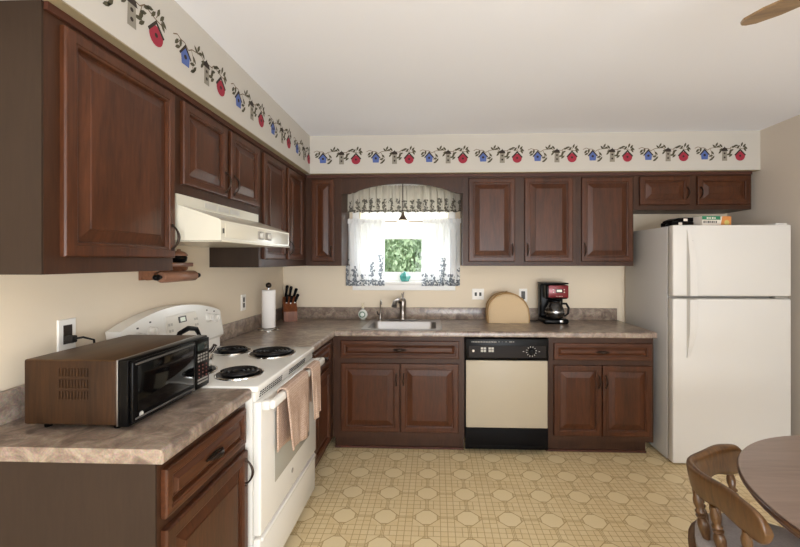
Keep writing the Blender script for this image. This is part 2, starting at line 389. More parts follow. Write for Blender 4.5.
struct(m.build('wall_back', 'wall', smooth=0), 'cream painted wall behind sink and coffee maker', 'wall')
m = MB(); m.box(XR, XR+.12, YR-.12, YB+.12, 0, CEIL); struct(m.build('wall_right', 'wall_r', smooth=0), 'tan painted wall beside the refrigerator', 'wall')
DX0, DX1, DZ1 = -.6, 2.1, 2.1
m = MB(); m.box(XL, DX0, YR-.12, YR, 0, CEIL); m.box(DX1, XR, YR-.12, YR, 0, CEIL); m.box(DX0, DX1, YR-.12, YR, DZ1, CEIL)
struct(m.build('wall_rear', 'wall_r', smooth=0), 'tan wall with patio door facing the kitchen', 'wall')
d = thing('door_1', 'white sliding patio door opposite the kitchen window', 'door', ((DX0+DX1)/2, YR-.06, 0)); d['kind'] = 'structure'
m = MB()
for x0, x1 in ((DX0, DX0+.06), (.72, .78), (DX1-.06, DX1)): m.box(x0, x1, YR-.1, YR-.06, 0, DZ1)
m.box(DX0+.06, DX1-.06, YR-.1, YR-.06, 0, .07); m.box(DX0+.06, DX1-.06, YR-.1, YR-.06, DZ1-.06, DZ1); m.build('door_frame', 'white', d, 0)
m = MB(); m.box(DX0+.06, .72, YR-.085, YR-.08, .07, DZ1-.06); m.box(.78, DX1-.06, YR-.085, YR-.08, .07, DZ1-.06); m.build('pane', 'glass', d, 0)

# soffits with stencilled border
SX, SY, SZ = XL+.355, YB-.355, 2.134
def unit(m, F, s0, flip=False):
    """one stencil repeat: vine, blue house, grey tower, red house"""
    def P(pts, mat, n): m.face([F(s0+a, 2.258+b, n) for a, b in pts], mat)
    def leaf(a, b, ang, ln=.038, wd=.0155):
        ca, sa = math.cos(ang), math.sin(ang)
        P([(a+ca*x*ln-sa*y*wd, b+sa*x*ln+ca*y*wd) for x, y in ((-.5,0),(-.2,.42),(.15,.45),(.5,0),(.15,-.45),(-.2,-.42))], 'st_leaf', .001)
    def stroke(pts, wd, mat='st_vine', n=.0006):
        for (a, b), (c, d) in zip(pts, pts[1:]):
            l = math.hypot(c-a, d-b); nx, ny = -(d-b)/l*wd/2, (c-a)/l*wd/2
            P([(a+nx, b+ny), (a-nx, b-ny), (c-nx, d-ny), (c+nx, d+ny)], mat, n)
    vine = [(-.075+.385*i/16, .048+.010*math.sin(i*1.15)+.006*math.sin(i*2.7)) for i in range(17)]
    stroke(vine, .0045)
    for st in ([(.04,.045),(.055,.015),(.05,-.03)], [(.09,.05),(.085,.075)], [(.20,.05),(.185,.005)], [(.27,.05),(.285,.072)], [(-.03,.05),(-.055,.02)]): stroke(st, .0035)
    for a, b, g in ((-.055,.03,.9),(-.048,.012,.5),(-.03,.035,1.3),(.06,.012,-.9),(.048,-.012,.3),(.064,-.026,.9),(.05,-.040,.5),(.073,.062,2.3),(.092,.076,1.1),(.105,.06,.4),
                    (.118,.018,.9),(.128,.036,.3),(.125,.066,2.2),(.182,-.002,.2),(.198,-.010,.7),(.196,.014,1.1),(.205,.030,.4),(.222,.058,.5),(.238,.066,.2),(.256,.056,.9),(.283,.076,1.2),(.302,.066,.9),(.306,.036,2.1),(.312,.05,2.4)):
        leaf(a, b, g)
    P([(-.024,-.040),(.024,-.040),(.029,.004),(0,.036),(-.029,.004)], 'st_blue', .0012)
    P([(-.040,-.002),(-.034,-.008),(0,.030),(.034,-.008),(.040,-.002),(0,.046)], 'st_black', .0015)
    P(arc(0, -.006, .0095, 0, 2*PI*.92, 9), 'st_black', .0016)
    g = .152
    P([(g-.020,-.052),(g+.020,-.052),(g+.018,.026),(g-.018,.026)], 'st_grey', .0012)
    P([(g-.026,.024),(g+.026,.024),(g+.018,.044),(g+.004,.052),(g,.062),(g-.004,.052),(g-.018,.044)], 'st_black', .0015)
    for q in (.006, -.026): P(arc(g, q, .0075, 0, 2*PI*.9, 8), 'st_black', .0016)
    r = .270
    P(arc(r, -.016, .037, 0, 2*PI*.95, 18), 'st_red', .0012)
    P([(r-.044,-.006),(r-.037,-.014),(r,.026),(r+.037,-.014),(r+.044,-.006),(r,.042)], 'st_black', .0015)
    P(arc(r, -.014, .0085, 0, 2*PI*.9, 8), 'st_black', .0016)
m = MB(); m.box(XL, SX, YR, YB, SZ, CEIL, m='soffit'); 
m.mats = []; s1 = m.build('trim_1', 'soffit', smooth=0); struct(s1, 'painted soffit above the left wall cabinets with birdhouse stencil border', 'soffit')
m = MB()
for k in range(-3, 4):
    s = 1.594+.441*k
    if -2 < s < 2.95: unit(m, lambda a, b, n: (SX+n, a, b), s)
m.build('stencil_border', None, s1, 0)
m = MB(); m.box(SX, XR, SY, YB, SZ, CEIL); s2 = m.build('trim_2', 'soffit', smooth=0); struct(s2, 'painted soffit over the sink wall with birdhouse stencil border', 'soffit')
m = MB()
for k in range(8): unit(m, lambda a, b, n: (a, SY-n, b), -.911+.4317*k)
m.build('stencil_border', None, s2, 0)
# tan finish strip under the overhanging soffit edge
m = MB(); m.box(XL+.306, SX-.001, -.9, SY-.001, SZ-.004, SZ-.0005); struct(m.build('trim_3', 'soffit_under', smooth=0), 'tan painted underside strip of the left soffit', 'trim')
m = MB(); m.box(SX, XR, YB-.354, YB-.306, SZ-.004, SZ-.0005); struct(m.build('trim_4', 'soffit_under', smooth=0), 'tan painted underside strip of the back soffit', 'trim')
m = MB(); m.box(.35, XR, 1.40, 1.553, CEIL-.006, CEIL-.0005, .003); struct(m.build('trim_5', 'wall_r', smooth=0), 'tan ceiling strip between kitchen and dining area', 'trim')
m = MB(); m.box(2.47, XR-.001, .2, 2.8, 0.0005, .09, .004); struct(m.build('baseboard_right', 'white', smooth=0), 'white baseboard along the tan wall by the table', 'baseboard')

# ------------------------------------------------------------------ sink window
W1 = thing('window_1', 'white window over the sink with half-drawn shade', 'window', ((WX0+WX1)/2, YB, WZ0)); W1['kind'] = 'structure'
m = MB(); cw = .06
m.box(WX0-cw, WX0, YB-.018, YB-.0005, WZ0-.01, WZ1+cw, .004); m.box(WX1, WX1+cw, YB-.018, YB-.0005, WZ0-.01, WZ1+cw, .004)
m.box(WX0, WX1, YB-.018, YB-.0005, WZ1, WZ1+cw, .004); m.box(WX0-cw, WX1+cw, YB-.016, YB-.0005, WZ0-.065, WZ0-.012, .004); m.build('casing', 'white', W1)
m = MB(); m.box(WX0+.001, WX1-.001, YB-.03, YB+.115, WZ0-.012, WZ0+.012, .004); m.build('stool', 'white', W1)
m = MB()
t = .045
for z0, z1, y in ((WZ0+.012, 1.66, YB+.075), (1.64, WZ1, YB+.095)):
    bot = .085 if z0 < 1.5 else .035
    m.box(WX0, WX0+t, y, y+.018, z0, z1); m.box(WX1-t, WX1, y, y+.018, z0, z1)
    m.box(WX0+t, WX1-t, y, y+.018, z0, z0+bot); m.box(WX0+t, WX1-t, y, y+.018, z1-.035, z1)
m.build('sash', 'white', W1, 0)
m = MB(); m.box(WX0+t, WX1-t, YB+.083, YB+.086, WZ0+.097, 1.625); m.box(WX0+t, WX1-t, YB+.103, YB+.106, 1.675, WZ1-.035); m.build('pane', 'glass', W1, 0)
sh = thing('roller_shade', 'white roller shade drawn over the top half of the window', 'window shade', ((WX0+WX1)/2, YB+.05, WZ1))
m = MB(); m.box(WX0+.012, WX1-.012, YB+.052, YB+.0535, 1.635, WZ1-.03); m.build('shade_cloth', 'shade', sh, 0)
m = MB(); m.tube([(WX0+.006, YB+.05, WZ1-.026), (WX1-.006, YB+.05, WZ1-.026)], .02, 12); m.build('roller', 'white', sh)
m = MB(); m.box(WX0+.012, WX1-.012, YB+.048, YB+.058, 1.622, 1.6355, .002); m.build('hem_bar', 'white', sh)

# curtains
def sheet(x0, x1, y, z0, z1, folds, amp, pinch=.45, nx=120, nz=18, drift=0.0, seed=1, wavy=.0):
    m = MB(); rnd = random.Random(seed); ph = [rnd.uniform(0, 6) for _ in range(4)]
    rows = []
    for j in range(nz+1):
        f = j/nz; z = z0+(z1-z0)*f; row = []
        for i in range(nx+1):
            u = i/nx; x = x0+(x1-x0)*u
            a = amp*(1-pinch*f)
            yy = a*math.sin(2*PI*folds*u+ph[0]+.5*math.sin(5*u+ph[1]))+.4*a*math.sin(2*PI*folds*2.3*u+ph[2]+f)
            if f > .93: yy = .006*math.sin(2*PI*folds*2.6*u)
            zz = z + (wavy*math.sin(2*PI*folds*u+ph[3]) if j == 0 else 0)
            if f > .9: zz += .004*math.sin(2*PI*folds*2.6*u+1)
            row.append(Vector((x+.006*math.sin(2*PI*folds*u+ph[3]), y+yy, zz)))
        rows.append(row)
    V = [[m.bm.verts.new(p) for p in r] for r in rows]
    for a, b in zip(V, V[1:]):
        for i in range(nx): m.bm.faces.new((a[i], a[i+1], b[i+1], b[i]))
    return m
CY = YB-.062
for nm, x0, x1, sd, lab in (('l', -.795, -.445, 3, 'white cafe curtain panel with blue-grey printed hem, nearer the soap bottle'), ('r', -.115, .222, 5, 'white cafe curtain panel with blue-grey printed hem, nearer the wall outlet beside the tan cover')):
    c = thing('cafe_curtain', lab, 'curtain', ((x0+x1)/2, CY, 1.2), group='cafe curtains at the sink window')
    o = sheet(x0, x1, CY+.018, 1.203, 1.775, 5, .017, seed=sd).build('curtain_panel', 'tier', c, 80)
    o = sheet(x0, x1, CY-.012, 1.752, 1.793, 7, .004, .0, 120, 4, seed=sd+1).build('ruffled_heading', 'tier', c, 80)
r = thing('curtain_rod', 'thin brass curtain rod holding the cafe curtains', 'curtain rod', (-.28, CY, 1.768))
m = MB(); m.tube([(-.80, CY, 1.768), (.228, CY, 1.768)], .0045, 8); m.build('rod', 'brass', r)
for x in (-.798, .226):
    m = MB(); m.box(x-.006, x+.006, CY-.006, YB-.0005, 1.758, 1.780, .002); m.build('bracket', 'brass', r)
v = thing('window_valance', 'gathered cloth valance printed with birdhouses above the sink window', 'valance', (-.28, CY, 1.85))
sheet(-.795, .222, CY, 1.852, 2.085, 15, .016, .3, 300, 14, seed=11, wavy=.006).build('valance_cloth', 'valance', v, 80)
m = MB(); m.tube([(-.80, CY+.034, 2.06), (.228, CY+.034, 2.06)], .0045, 8); m.build('rod', 'brass', v)
for x in (-.798, .226):
    m = MB(); m.box(x-.006, x+.006, CY+.028, YB-.0005, 2.05, 2.07, .002); m.build('bracket', 'brass', v)
# pot on the sill
m = MB()
p = thing('sill_planter', 'small teal glazed faceted pot on the window sill', 'pot', (-.275, YB+.02, WZ0+.012))
zz = WZ0+.0125
m.lathe([(.030, 0), (.036, .004), (.052, .036), (.054, .046), (.040, .062), (.026, .074), (.022, .074), (.018, .055)], (-.275, YB+.04, zz), 5); m.build('pot_body', 'teal', p, 20)
m = MB(); m.lathe([(.016, 0), (.014, .012), (.006, .024), (0, .027)], (-.275, YB+.04, zz+.066), 10); m.build('pot_lid', 'teal', p)
# pendant
pl = thing('pendant_lamp', 'small pendant lamp with bronze cap and lit white shade over the sink', 'lamp', (-.275, 3.40, SZ))
m = MB(); m.tube([(-.275, 3.40, SZ), (-.275, 3.40, 1.835)], .0045, 6); m.build('rod', 'bronze', pl)
m = MB(); m.lathe([(.035, -.0005), (.035, -.01), (.012, -.022), (.012, -.0225)], (-.275, 3.40, SZ-.005), 16); m.build('canopy', 'bronze', pl)
m = MB(); m.lathe([(.005, 0), (.012, -.005), (.014, -.03), (.022, -.045), (.034, -.062), (.040, -.075), (.034, -.075)], (-.275, 3.40, 1.843), 16); m.build('cap', 'pendant_metal', pl)
m = MB(); m.lathe([(.03, 0), (.055, -.022), (.066, -.05), (.062, -.085), (.045, -.11), (.02, -.122), (0, -.124)], (-.275, 3.40, 1.770), 20); m.build('glass_shade', 'shaft_white', pl)

# ------------------------------------------------------------------ outside
m = MB(); m.box(-9, 9, YB+.4, 16, -.5, -.45); struct(m.build('ground_outside', 'lawn', smooth=0), 'green lawn outside the sink window', 'lawn')
def tree(x, y, h, r, seed, label):
    rnd = random.Random(seed); t = thing('tree', label, 'tree', (x, y, -.45), group='trees outside the sink window')
    m = MB(); m.tube([(x, y, -.45), (x+.05, y, h*.3), (x, y+.05, h*.75)], [.12, .09, .03], 8); m.build('trunk', 'bark', t)
    m = MB()
    for i in range(16000 if y < 8 else 3000):
        while 1:
            p = Vector((rnd.uniform(-1, 1), rnd.uniform(-1, 1), rnd.uniform(-1, 1)))
            if .3 < p.length < 1: break
        lump = .75+.25*math.sin(p.x*7+seed)*math.cos(p.z*6+p.y*5)
        c = Vector((x+p.x*r*lump, y+p.y*r*lump, h*.55+p.z*h*.55*lump))
        q = Euler((rnd.uniform(0, 6), rnd.uniform(0, 6), rnd.uniform(0, 6))).to_matrix(); s = rnd.uniform(.03, .06)*(y/7.6)
        m.face([c+q@Vector(v)*s for v in ((-1, 0, 0), (0, -.5, .1), (1, 0, 0), (0, .5, .1))])
    m.build('foliage', 'leafext', t, 0)
tree(-.45, 7.6, 3.0, 1.75, 1, 'leafy green tree outside, nearest to the sink window and filling the clear pane')
tree(2.3, 9.6, 3.4, 1.4, 2, 'green tree outside, farther off and seen behind the curtain nearest the outlet')
tree(-1.0, 13.2, 4.4, 2.2, 3, 'tallest green tree outside, standing far behind the one nearest the window')

# ------------------------------------------------------------------ cabinetry
def FLw(xf): return lambda u, z, n: (xf+n, u, z)       # left wall: u = y
def FBk(yf): return lambda u, z, n: (u, yf-n, z)       # back wall: u = x
def panel_front(F, u0, u1, z0, z1, name, parent, mat, fw=.043, bev=.034, th=.02):
    def R(i, n): return [F(u0+i, z0+i, n), F(u1-i, z0+i, n), F(u1-i, z1-i, n), F(u0+i, z1-i, n)]
    m = MB()
    rs = [R(0, .001), R(0, th-.006), R(.003, th-.001), R(.007, th), R(fw-.010, th), R(fw-.007, th-.0035), R(fw-.003, th-.003), R(fw, th-.004), R(fw+.002, th-.014), R(fw+.006, th-.0145), R(fw+.008+bev, th-.004), R(fw+.009+bev, th-.0015), R(fw+.011+bev, th-.001)]
    m.rings(rs); return m.build(name, mat, parent, 12)
def bow_pull(F, u, z, vert, parent, L=.095, name='handle', n0=.02, r=.0045):
    m = MB(); pts = []; rr = []
    for i in range(13):
        t = i/12; a = (t-.5)*L; n = n0+.002+.026*math.sin(PI*t)**.8
        pts.append(F(u, z+a, n) if vert else F(u+a, z, n)); rr.append(r*(.8+.5*math.sin(PI*t)**3))
    m.tube(pts, rr, 8)
    for e in (-.5, .5):
        c = F(u, z+e*L, n0) if vert else F(u+e*L, z, n0); c2 = F(u, z+e*L, n0+.006) if vert else F(u+e*L, z, n0+.006)
        m.tube([c, c2], [.0075, .006], 10)
    return m.build(name, 'bronze', parent, 60)
def drawer_pull(F, u, z, parent, n0=.02):
    m = MB(); pts = []; rr = []
    for i in range(13):
        t = i/12; pts.append(F(u+(t-.5)*.098, z, n0+.004+.016*math.sin(PI*t))); rr.append(.003+.0075*math.sin(PI*t)**2)
    m.tube(pts, rr, 8)
    m.prism([(u-.052+.002, z), (u-.03, z+.007), (u, z+.010), (u+.03, z+.007), (u+.050, z), (u+.03, z-.007), (u, z-.010), (u-.03, z-.007)], F, n0, n0+.002)
    return m.build('handle', 'bronze', parent, 60)
def cabinet(name, label, cat, group, F, u0, u1, z0, z1, depth, doors=(), drawers=(), kick=False, endmat=None, crown=True, low_box=None, hl=.095, kick_ends=(0, 0)):
    p = thing(name, label, cat, F((u0+u1)/2, 0 if kick else z0, -depth/2), group=group)
    m = MB()
    def bx(a, b, c, d, n0, n1, mm=None):
        xs = [F(a, c, n0), F(b, d, n1)]
        lo = [min(xs[0][i], xs[1][i]) for i in range(3)]; hi = [max(xs[0][i], xs[1][i]) for i in range(3)]
        m.box(lo[0], hi[0], lo[1], hi[1], lo[2], hi[2], m=mm)
    if low_box: bx(u0, u1, z0, low_box, -depth, 0, 'frame'); bx(u0, u1, low_box, z1, -.02, 0, 'frame')
    else: bx(u0, u1, z0, z1, -depth, 0, 'frame')
    m.build('body', None, p, 0)
    if endmat:
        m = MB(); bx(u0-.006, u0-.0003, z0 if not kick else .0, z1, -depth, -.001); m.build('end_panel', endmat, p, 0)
    if crown:
        m = MB(); bx(u0, u1, z1-.022, z1, .0005, .012); m.build('top_molding', 'kick', p, 0)
    for (a, b, c, d, side, hz) in doors:
        dd = panel_front(F, a, b, c, d, 'door', p, 'cab')
        if side: bow_pull(F, b-.022 if side == 'r' else a+.022, hz, True, dd, hl)
    for (a, b, c, d) in drawers:
        dd = panel_front(F, a, b, c, d, 'drawer', p, 'cab_h' if F(0, 0, 0)[1] != 0 else 'cab_hl', fw=.03, bev=.012)
        drawer_pull(F, (a+b)/2, (c+d)/2, dd)
    if kick:
        m = MB(); bx(u0+kick_ends[0], u1-kick_ends[1], .002, z0, -depth, -.070); m.build('toe_kick', 'frame', p, 0)
        m = MB(); bx(u0+kick_ends[0], u1-kick_ends[1], .001, .016, -.0695, -.056); m.build('shoe_molding', 'kick', p, 0)
    return p
M['cab_hl'] = wood('cherry_cabinet_lengthwise', '#391f11', '#55301c', 'Y', rough=0.36, coat=0.05, spec=0.3)
UZ0, UZ1 = 1.382, 2.13
FU = FLw(XL+.305); FB = FBk(YB-.305)
G1 = 'dark cherry wall cabinets'; G2 = 'dark cherry base cabinets'
cabinet('wall_cabinet', 'large dark cherry wall cabinet with one wide door above the microwave', 'cabinet', G1, FU, 1.053, 1.590, UZ0, UZ1, .304, [(1.098, 1.580, 1.432, 2.092, 'r', 1.515)], endmat='panel')
cabinet('wall_cabinet', 'short two-door cherry cabinet directly above the range hood', 'cabinet', G1, FU, 1.592, 2.388, 1.70, UZ1, .304, [(1.636, 1.988, 1.742, 2.092, 'r', 1.815), (2.030, 2.362, 1.742, 2.092, 'l', 1.815)])
cabinet('wall_cabinet', 'tall two-door cherry wall cabinet past the range hood, over the paper towels', 'cabinet', G1, FU, 2.390, YB-.001, UZ0, UZ1, .304, [(2.432, 2.780, 1.432, 2.092, 'r', 1.515), (2.836, 3.170, 1.432, 2.092, 'l', 1.515)], endmat='panel')
cabinet('wall_cabinet', 'narrow single-door cherry wall cabinet between corner and window', 'cabinet', G1, FB, XL+.306, -.770, UZ0, UZ1, .304, [(-1.015, -.830, 1.418, 2.092, 'r', 1.50)], hl=.08)
cabinet('wall_cabinet', 'two-door cherry wall cabinet just right of the window, above the tan cover', 'cabinet', G1, FB, .226, 1.139, UZ0, UZ1, .304, [(.272, .645, 1.418, 2.092, 'r', 1.515), (.722, 1.106, 1.418, 2.092, 'l', 1.515)])
cabinet('wall_cabinet', 'single-door cherry wall cabinet between coffee maker and refrigerator', 'cabinet', G1, FB, 1.140, 1.588, UZ0, UZ1, .304, [(1.176, 1.576, 1.418, 2.092, 'l', 1.515)])
cabinet('wall_cabinet', 'short two-door cherry cabinet mounted over the refrigerator', 'cabinet', G1, FB, 1.589, 2.503, 1.832, UZ1, .304, [(1.632, 2.020, 1.868, 2.096, 'r', 1.965), (2.080, 2.488, 1.868, 2.096, 'l', 1.965)], hl=.08)
# arched wooden board over the window
vb = thing('wooden_valance', 'dark cherry arched board bridging the cabinets above the sink window', 'valance board', (-.27, YB-.29, 1.97))
x0, x1 = -.7695, .2255
poly = [(x0, UZ1), (x0, 1.975), (-.70, 1.975), (-.685, 1.985)]
for i in range(21):
    t = i/20; poly.append((-.665+.80*t, 1.985+.072*(1-(2*t-1)**2)**.8))
poly += [(.155, 1.985), (.17, 1.975), (x1, 1.975), (x1, UZ1)]
m = MB(); m.prism(poly, lambda a, b, n: (a, YB-.305+n, b), 0, .02); m.build('board', 'frame', vb, 0)
m = MB(); m.box(x0, x1, YB-.317, YB-.3055, UZ1-.022, UZ1); m.build('top_molding', 'kick', vb, 0)

BZ0, BZ1 = .105, .864
FLB = FLw(XL+.61); FBB = FBk(YB-.61)
cabinet('base_cabinet', 'dark cherry base cabinet with one drawer under the microwave counter', 'cabinet', G2, FLB, 1.072, 1.583, BZ0, BZ1, .608, [(1.085, 1.568, .14, .668, 'r', .59)], [(1.085, 1.555, .700, .838)], kick=True, endmat='panel', crown=False)
cabinet('base_cabinet', 'narrow cherry base cabinet between the stove and the inside corner', 'cabinet', G2, FLB, 2.362, YB-.612, BZ0, BZ1, .608, [(2.45, 2.83, .14, .668, None, 0)], [(2.45, 2.83, .700, .838)], kick=True, crown=False)
cabinet('base_cabinet', 'cherry sink base cabinet with two doors and a false drawer under the sink', 'cabinet', G2, FBB, XL+.612, .216, BZ0, BZ1, .608, [(-.700, -.264, .155, .662, 'r', .545), (-.255, .172, .155, .662, 'l', .545)], [(-.702, .176, .700, .830)], kick=True, crown=False, low_box=.70, hl=.085)
cabinet('base_cabinet', 'cherry base cabinet with two doors between dishwasher and refrigerator', 'cabinet', G2, FBB, .826, 1.582, BZ0, BZ1, .608, [(.866, 1.208, .15, .662, 'r', .545), (1.214, 1.562, .15, .662, 'l', .545)], [(.866, 1.562, .700, .824)], kick=True, crown=False, hl=.085, kick_ends=(0, .02))
# ------------------------------------------------------------------ countertops
CZ0, CZ1 = .8645, .905
def nose(a0, a1, F):  # counter slab profile in (n, z), extruded along u; n measured from wall
    pass
def slab_profile(d0, d1): return [(d0, CZ0), (d1-.004, CZ0), (d1, CZ0+.006), (d1, CZ1-.014)] + [(d1-.014+.014*math.cos(a), CZ1-.014+.014*math.sin(a)) for a in (PI/8, PI/4, 3*PI/8, PI/2)] + [(d0, CZ1)]
ct = thing('countertop', 'short stone-look laminate countertop under the microwave', 'countertop', (XL+.3, 1.32, CZ0), group='stone-look countertops')
m = MB(); m.prism(slab_profile(.001, .635), lambda a, b, n: (XL+a, n, b), 1.062, 1.584); m.build('counter_slab', 'lam', ct, 30)
m = MB(); m.box(XL+.001, XL+.02, 1.062, 1.584, CZ1, 1.008, .003); m.build('backsplash', 'lam', ct)
ct = thing('countertop', 'L-shaped stone-look laminate countertop around the corner with the sink', 'countertop', (.2, YB-.3, CZ0), group='stone-look countertops')
SKX0, SKX1, SKY0, SKY1 = -.545, .035, 2.995, 3.475
m = MB()
ycut = YB-.635
m.prism(slab_profile(.001, .635), lambda a, b, n: (XL+a, n, b), 2.358, ycut+.0)
# back arm as strips around the sink cut-out
m.prism([(YB-q, z) for q, z in slab_profile(YB-SKY0, .635)], lambda a, b, n: (n, a, b), XL+.635, 1.596)
m.box(XL+.001, XL+.635, ycut, SKY0, CZ0, CZ1)
m.box(XL+.001, SKX0, SKY0, YB-.001, CZ0, CZ1); m.box(SKX1, 1.596, SKY0, YB-.001, CZ0, CZ1); m.box(SKX0, SKX1, SKY1, YB-.001, CZ0, CZ1)
m.build('counter_slab', 'lam', ct, 30)
m = MB(); m.box(XL+.001, XL+.02, 2.358, YB-.0205, CZ1, 1.008, .003); m.box(XL+.001, 1.588, YB-.02, YB-.001, CZ1, 1.008, .003); m.build('backsplash', 'lam', ct)

# ------------------------------------------------------------------ sink and taps
sk = thing('kitchen_sink', 'stainless steel drop-in sink in the countertop below the window', 'sink', (-.255, 3.235, CZ1))
def rrect(x0, x1, y0, y1, r, z, n=5):
    out = []
    for cx, cy, a in ((x1-r, y1-r, 0), (x0+r, y1-r, PI/2), (x0+r, y0+r, PI), (x1-r, y0+r, 3*PI/2)):
        out += [(cx+r*math.cos(a+PI/2*i/n), cy+r*math.sin(a+PI/2*i/n), z) for i in range(n+1)]
    return out
m = MB(); e = .018
bx0, bx1, by0, by1 = SKX0+.03, SKX1-.03, SKY0+.022, SKY1-.085
m.rings([rrect(SKX0-e, SKX1+e, SKY0-e, SKY1+e, .03, CZ1+.0005), rrect(SKX0-e+.004, SKX1+e-.004, SKY0-e+.004, SKY1+e-.004, .028, CZ1+.006),
         rrect(bx0-.004, bx1+.004, by0-.004, by1+.004, .05, CZ1+.004), rrect(bx0, bx1, by0, by1, .05, CZ1-.004), rrect(bx0+.012, bx1-.012, by0+.012, by1-.012, .05, .745), rrect(bx0+.05, bx1-.05, by0+.05, by1-.05, .05, .735)], cap0=False)
m.build('basin', 'steel', sk, 40)
m = MB(); m.lathe([(.04, 0), (.042, .003), (.03, .004), (.02, .002), (0, .002)], (-.255, 3.2, .7355), 20); m.build('drain', 'chrome', sk)
fa = thing('faucet', 'brushed nickel single-lever pull-out faucet behind the sink', 'faucet', (-.28, 3.452, CZ1+.005))
fx, fy, fz = -.28, 3.452, CZ1+.0055
m = MB(); m.box(fx-.12, fx+.12, fy-.025, fy+.025, fz, fz+.010, .006, seg=3); m.build('base_plate', 'nickel', fa)
m = MB(); m.lathe([(.034, 0), (.034, .01), (.028, .02), (.026, .08), (.030, .11), (.031, .15), (.024, .175), (.012, .185), (0, .187)], (fx, fy, fz+.009), 20); m.build('body', 'nickel', fa)
m = MB(); m.tube([(fx-.01, fy-.006, fz+.150), (fx-.035, fy-.055, fz+.178), (fx-.055, fy-.10, fz+.165), (fx-.062, fy-.125, fz+.130)], [.018, .02, .021, .024], 14); m.build('spout', 'nickel', fa, 60)
m = MB(); m.tube([(fx, fy, fz+.185), (fx+.003, fy+.004, fz+.21), (fx+.008, fy+.01, fz+.242)], [.010, .007, .006], 10); m.tube([(fx, fy, fz+.195), (fx-.008, fy-.006, fz+.235)], [.006, .004], 8); m.build('lever', 'nickel', fa, 60)
ft = thing('filter_tap', 'slim brushed nickel water tap left of the main faucet', 'tap', (-.475, 3.455, CZ1+.005))
gx, gy = -.475, 3.455
m = MB(); m.lathe([(.02, 0), (.02, .006), (.012, .012), (.011, .055), (.008, .06), (0, .062)], (gx, gy, CZ1+.006), 14); m.build('base', 'nickel', ft)
m = MB(); m.tube([(gx, gy, CZ1+.06), (gx, gy, CZ1+.15), (gx+.004, gy-.012, CZ1+.172), (gx+.01, gy-.035, CZ1+.180), (gx+.016, gy-.055, CZ1+.165), (gx+.018, gy-.06, CZ1+.145)], .0055, 8); m.build('spout', 'chrome', ft, 60)
m = MB(); m.tube([(gx-.005, gy, CZ1+.055), (gx-.02, gy-.02, CZ1+.06), (gx-.024, gy-.028, CZ1+.085)], [.006, .006, .004], 8); m.build('lever', 'bronze', ft, 60)
sp = thing('soap_dispenser', 'round frosted pump soap bottle beside the sink', 'soap bottle', (-.636, 3.50, CZ1))
m = MB(); prof = [(.02, 0), (.03, .004)] + [(.042*math.cos(a), .048+.044*math.sin(a)) for a in [x*PI/10-PI/2+.35 for x in range(10)]] + [(.012, .098), (.012, .104)]
rs = [[(-.636+r*math.cos(2*PI*j/20), 3.50+.62*r*math.sin(2*PI*j/20), CZ1+.0005+z) for j in range(20)] for r, z in prof]
m.rings(rs); m.build('bottle', 'soapwhite', sp, 60)
m = MB(); rs = [[(-.636+r*math.cos(a), 3.50-.0275-k, CZ1+.049+r*math.sin(a)) for a in [2*PI*j/20 for j in range(20)]] for r, k in ((.027, -.006), (.027, .0), (.018, .0005), (.018, -.004))]
m.rings(rs, False, False); m.build('label_ring', 'soapgreen', sp, 60)
m = MB(); m.lathe([(.013, 0), (.013, .012), (.005, .014), (.005, .034), (.010, .036), (.010, .044), (0, .045)], (-.636, 3.50, CZ1+.103), 12); m.tube([(-.636, 3.50, CZ1+.143), (-.636, 3.465, CZ1+.140)], .004, 8); m.build('pump', 'cream', sp, 60)

# ------------------------------------------------------------------ dishwasher
dw = thing('dishwasher', 'built-in dishwasher with beige door panel and black control strip', 'dishwasher', (.52, YB-.3, 0))
dx0, dx1, dy = .2205, .8225, YB-.615
m = MB(); m.box(dx0, dx1, dy, YB-.05, .11, .855, m='blackm'); m.mats = []; m.build('tub_body', 'blackm', dw, 0)
m = MB(); m.box(dx0+.006, dx1-.006, dy-.022, dy-.0005, .205, .695, .003); m.build('door_panel', 'bisque', dw)
m = MB(); m.box(dx0, dx1, dy-.018, dy-.0005, .045, .200, .003); m.box(dx0+.03, dx1-.02, dy-.022, dy-.0175, .06, .075, .002); m.build('access_panel', 'blackm', dw)
cp = None
m = MB(); m.box(dx0, dx1, dy-.030, dy-.0005, .700, .856, .006); cp = m.build('control_panel', 'black', dw)
m = MB(); m.box(dx0+.025, dx1-.02, dy-.032, dy-.0295, .718, .805, .001); m.build('fascia', plain('brown_black_fascia', '#1b1410', 0.4, spec=0.2), cp, 0)
m = MB()
for i in range(16): m.box(dx0+.045+i*.0115, dx0+.052+i*.0115, dy-.0335, dy-.0295, .828, .838)
m.build('vent', 'grey', cp, 0)
for gx in (dx0+.112, dx0+.168):
    m = MB()
    for i in (0, 1):
        for j in (0, 1): m.box(gx+i*.021, gx+i*.021+.017, dy-.0365, dy-.0318, .760+j*.019, .775+j*.019, .001)
    m.build('button', 'ltgrey', cp, 0)
m = MB(); m.lathe([(.009, 0), (.008, .004), (0, .005)], (dx0+.058, dy-.0318, .767), 12, RX(PI/2)); m.build('indicator_light', 'boxwhite', cp)
m = MB(); m.lathe([(.026, 0), (.025, .014), (.02, .018), (0, .018)], (dx1-.125, dy-.0318, .765), 24, RX(PI/2)); m.box(dx1-.128, dx1-.122, dy-.052, dy-.048, .750, .782, .001); m.build('dial', 'black', cp)
m = MB()
